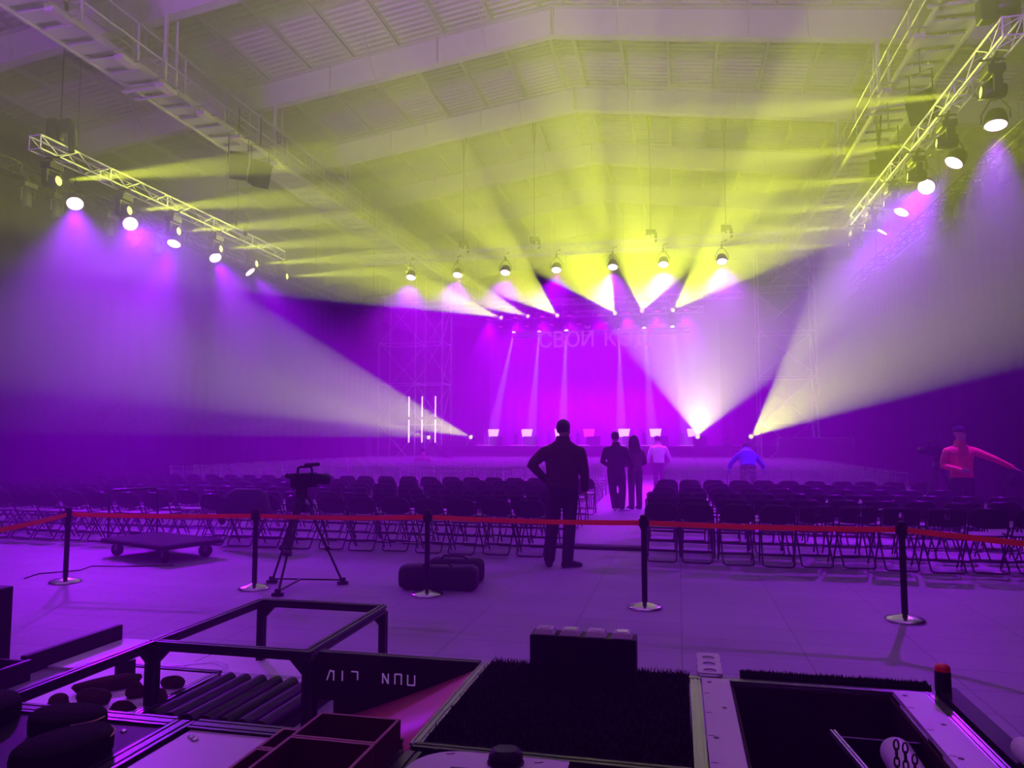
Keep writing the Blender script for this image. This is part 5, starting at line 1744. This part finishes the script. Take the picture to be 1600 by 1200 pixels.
# things lying on the floor inside the course
t = board('course_board', 'pale floor board strewn with brown rocks', 'board', -3.78, -2.99, 3.62, 4.36, 0.0, 0.09, M['pale'])
b = MB(); ext(b, (-3.83, 3.6, 0.07), (-3.83, 4.36, 0.07), 0.06); ext(b, (-3.83, 4.40, 0.07), (-2.95, 4.40, 0.07), 0.05); b.build('board_rail', M['rail'], t, True)
b = MB(); ext(b, (-2.955, 3.62, 0.07), (-2.955, 4.36, 0.07), 0.045); b.build('board_rail', M['raillight'], t, True)
def rock(px, py, sx, sy, sz, rz, label):
    p = at_z(px, py, 0.11)
    b = MB(); b.ball((0, 0, 0), 1, None, 14, 9)
    rr = random.Random(px)
    ph = [rr.uniform(0, 6) for _ in range(4)]
    for k, v in enumerate(b.v):
        f = 1 + 0.12 * sin(3 * v.x + ph[0]) + 0.10 * sin(4 * v.y + ph[1]) + 0.08 * sin(5 * v.z + ph[2])
        v = Vector((v.x * sx * f, v.y * sy * f, max(-0.45, v.z) * sz * f))
        b.v[k] = Matrix.Rotation(rz, 3, 'Z') @ v
    zmin = min(v.z for v in b.v)
    o = b.build('rock', M['rock'])
    o.location = (p.x, p.y, 0.09 - zmin)
    tag(o, label, 'rock', 'rocks on the floor board')
for a in ((165, 1073, 0.20, 0.05, 0.05, 0.75, 'long brown rock like a branch across the board'), (270, 1069, 0.062, 0.05, 0.05, 0.2, 'round brown rock alone beside the frame post'), (147, 1096, 0.085, 0.07, 0.06, 0.4, 'large rounded brown rock in the middle of the board'),
          (214, 1083, 0.055, 0.06, 0.055, 0.1, 'squarish brown rock beside the long one'), (192, 1106, 0.07, 0.035, 0.035, 0.5, 'flat brown rock nearest the near rail'), (90, 1098, 0.062, 0.05, 0.04, 0.3, 'brown rock nearest the black strip side'), (250, 1090, 0.045, 0.04, 0.04, 0.3, 'small brown rock peeping out behind the post')):
    rock(*a)
p = at_z(190, 1052, 0.12)
b = MB(); b.box((0, 0, 0.055), (0.12, 0.05, 0.11)); o = b.build('dark_block', M['blackplastic'], None, bevel=0.006); o.location = (p.x, p.y + 0.03, 0.09); tag(o, 'small dark block standing on the rock board', 'block')
# ridged board of dark pipes
t = board('ridge_board', 'board of dark parallel ridges beside the rock board', 'board', -2.92, -2.12, 3.62, 4.36, 0.0, 0.05, M['blackplastic'])
for k in range(7):
    x = -2.85 + 0.11 * k
    b = MB(); b.tube([(x, 3.64, 0.075), (x + 0.02, 4.34, 0.075)], 0.042, 12); b.build('ridge_pipe', M['blackplastic'], t, True)
t = board('course_board', 'pink floor board with a dark red stripe', 'board', -2.65, -1.97, 3.10, 3.58, 0.0, 0.08, M['red'])
b = MB(); b.span(-2.36, -2.30, 3.10, 3.58, 0.08, 0.083); b.build('stripe', M['darkred'], t, True)
b = MB(); b.span(-2.10, -1.99, 3.10, 3.58, 0.08, 0.082); b.build('stripe', M['white'], t, True)
# line board on the floor
t = board('line_board', 'pale floor board with a winding painted line', 'board', -4.35, -2.40, 4.46, 5.2, 0.0, 0.02, M['pale'])
b = MB()
pts = [at_z(x, y, 0.022) for x, y in ((205, 1028), (215, 1036), (240, 1043), (285, 1038), (335, 1034), (352, 1040), (352, 1050), (370, 1053), (400, 1055), (470, 1059))]
for k in range(len(pts) - 1):
    b.bar(pts[k], pts[k + 1], 0.05, 0.002)
b.build('painted_line', M['grey'], t, True)
b = MB(); b.span(-3.4, -3.395, 4.46, 5.2, 0.02, 0.022); b.build('board_seam', M['ink'], t, True)
b = MB(); b.span(-4.42, -4.37, 4.3, 5.2, 0, 0.13)
tag(b.build('course_edge', M['blackplastic'], None, bevel=0.005), 'long black edging wall beside the pale line board', 'edging')
p0, p1 = at_z(20, 1055, 0.14), at_z(108, 1040, 0.14)
t = thing('open_crate', 'low open black crate beside the tall black box', 'crate', (-4.55, 3.95, 0))
b = MB()
x0, x1, y0, y1 = -4.95, -4.25, 3.72, 4.22
b.span(x0, x1, y0, y1, 0, 0.02).span(x0, x1, y0, y0 + 0.02, 0.02, 0.13).span(x0, x1, y1 - 0.02, y1, 0.02, 0.13).span(x0, x0 + 0.02, y0, y1, 0.02, 0.13).span(x1 - 0.02, x1, y0, y1, 0.02, 0.13)
b.build('crate_body', M['blackplastic'], t, True)
b = MB(); b.bar((x0, y0 + 0.01, 0.133), (x1, y0 + 0.01, 0.133), 0.03, 0.008); b.bar((x1 - 0.01, y0, 0.133), (x1 - 0.01, y1, 0.133), 0.03, 0.008); b.build('crate_rim', M['rail'], t, True)
p = at_y(22, 915, 4.5)
t = thing('equipment_box', 'tall black equipment box at the edge of the course', 'box', (p.x - 0.3, 4.4, 0))
b = MB(); b.span(p.x - 0.62, p.x, 4.3, 4.5, 0.0, p.z); b.build('box_body', M['blackplastic'], t, True, bevel=0.01)
b = MB(); b.span(p.x - 0.62, p.x, 4.292, 4.3, p.z - 0.06, p.z - 0.045); b.bar((p.x - 0.015, 4.293, 0.02), (p.x - 0.015, 4.293, p.z - 0.03), 0.012, 0.008); b.build('metal_trim', M['grey'], t, True)
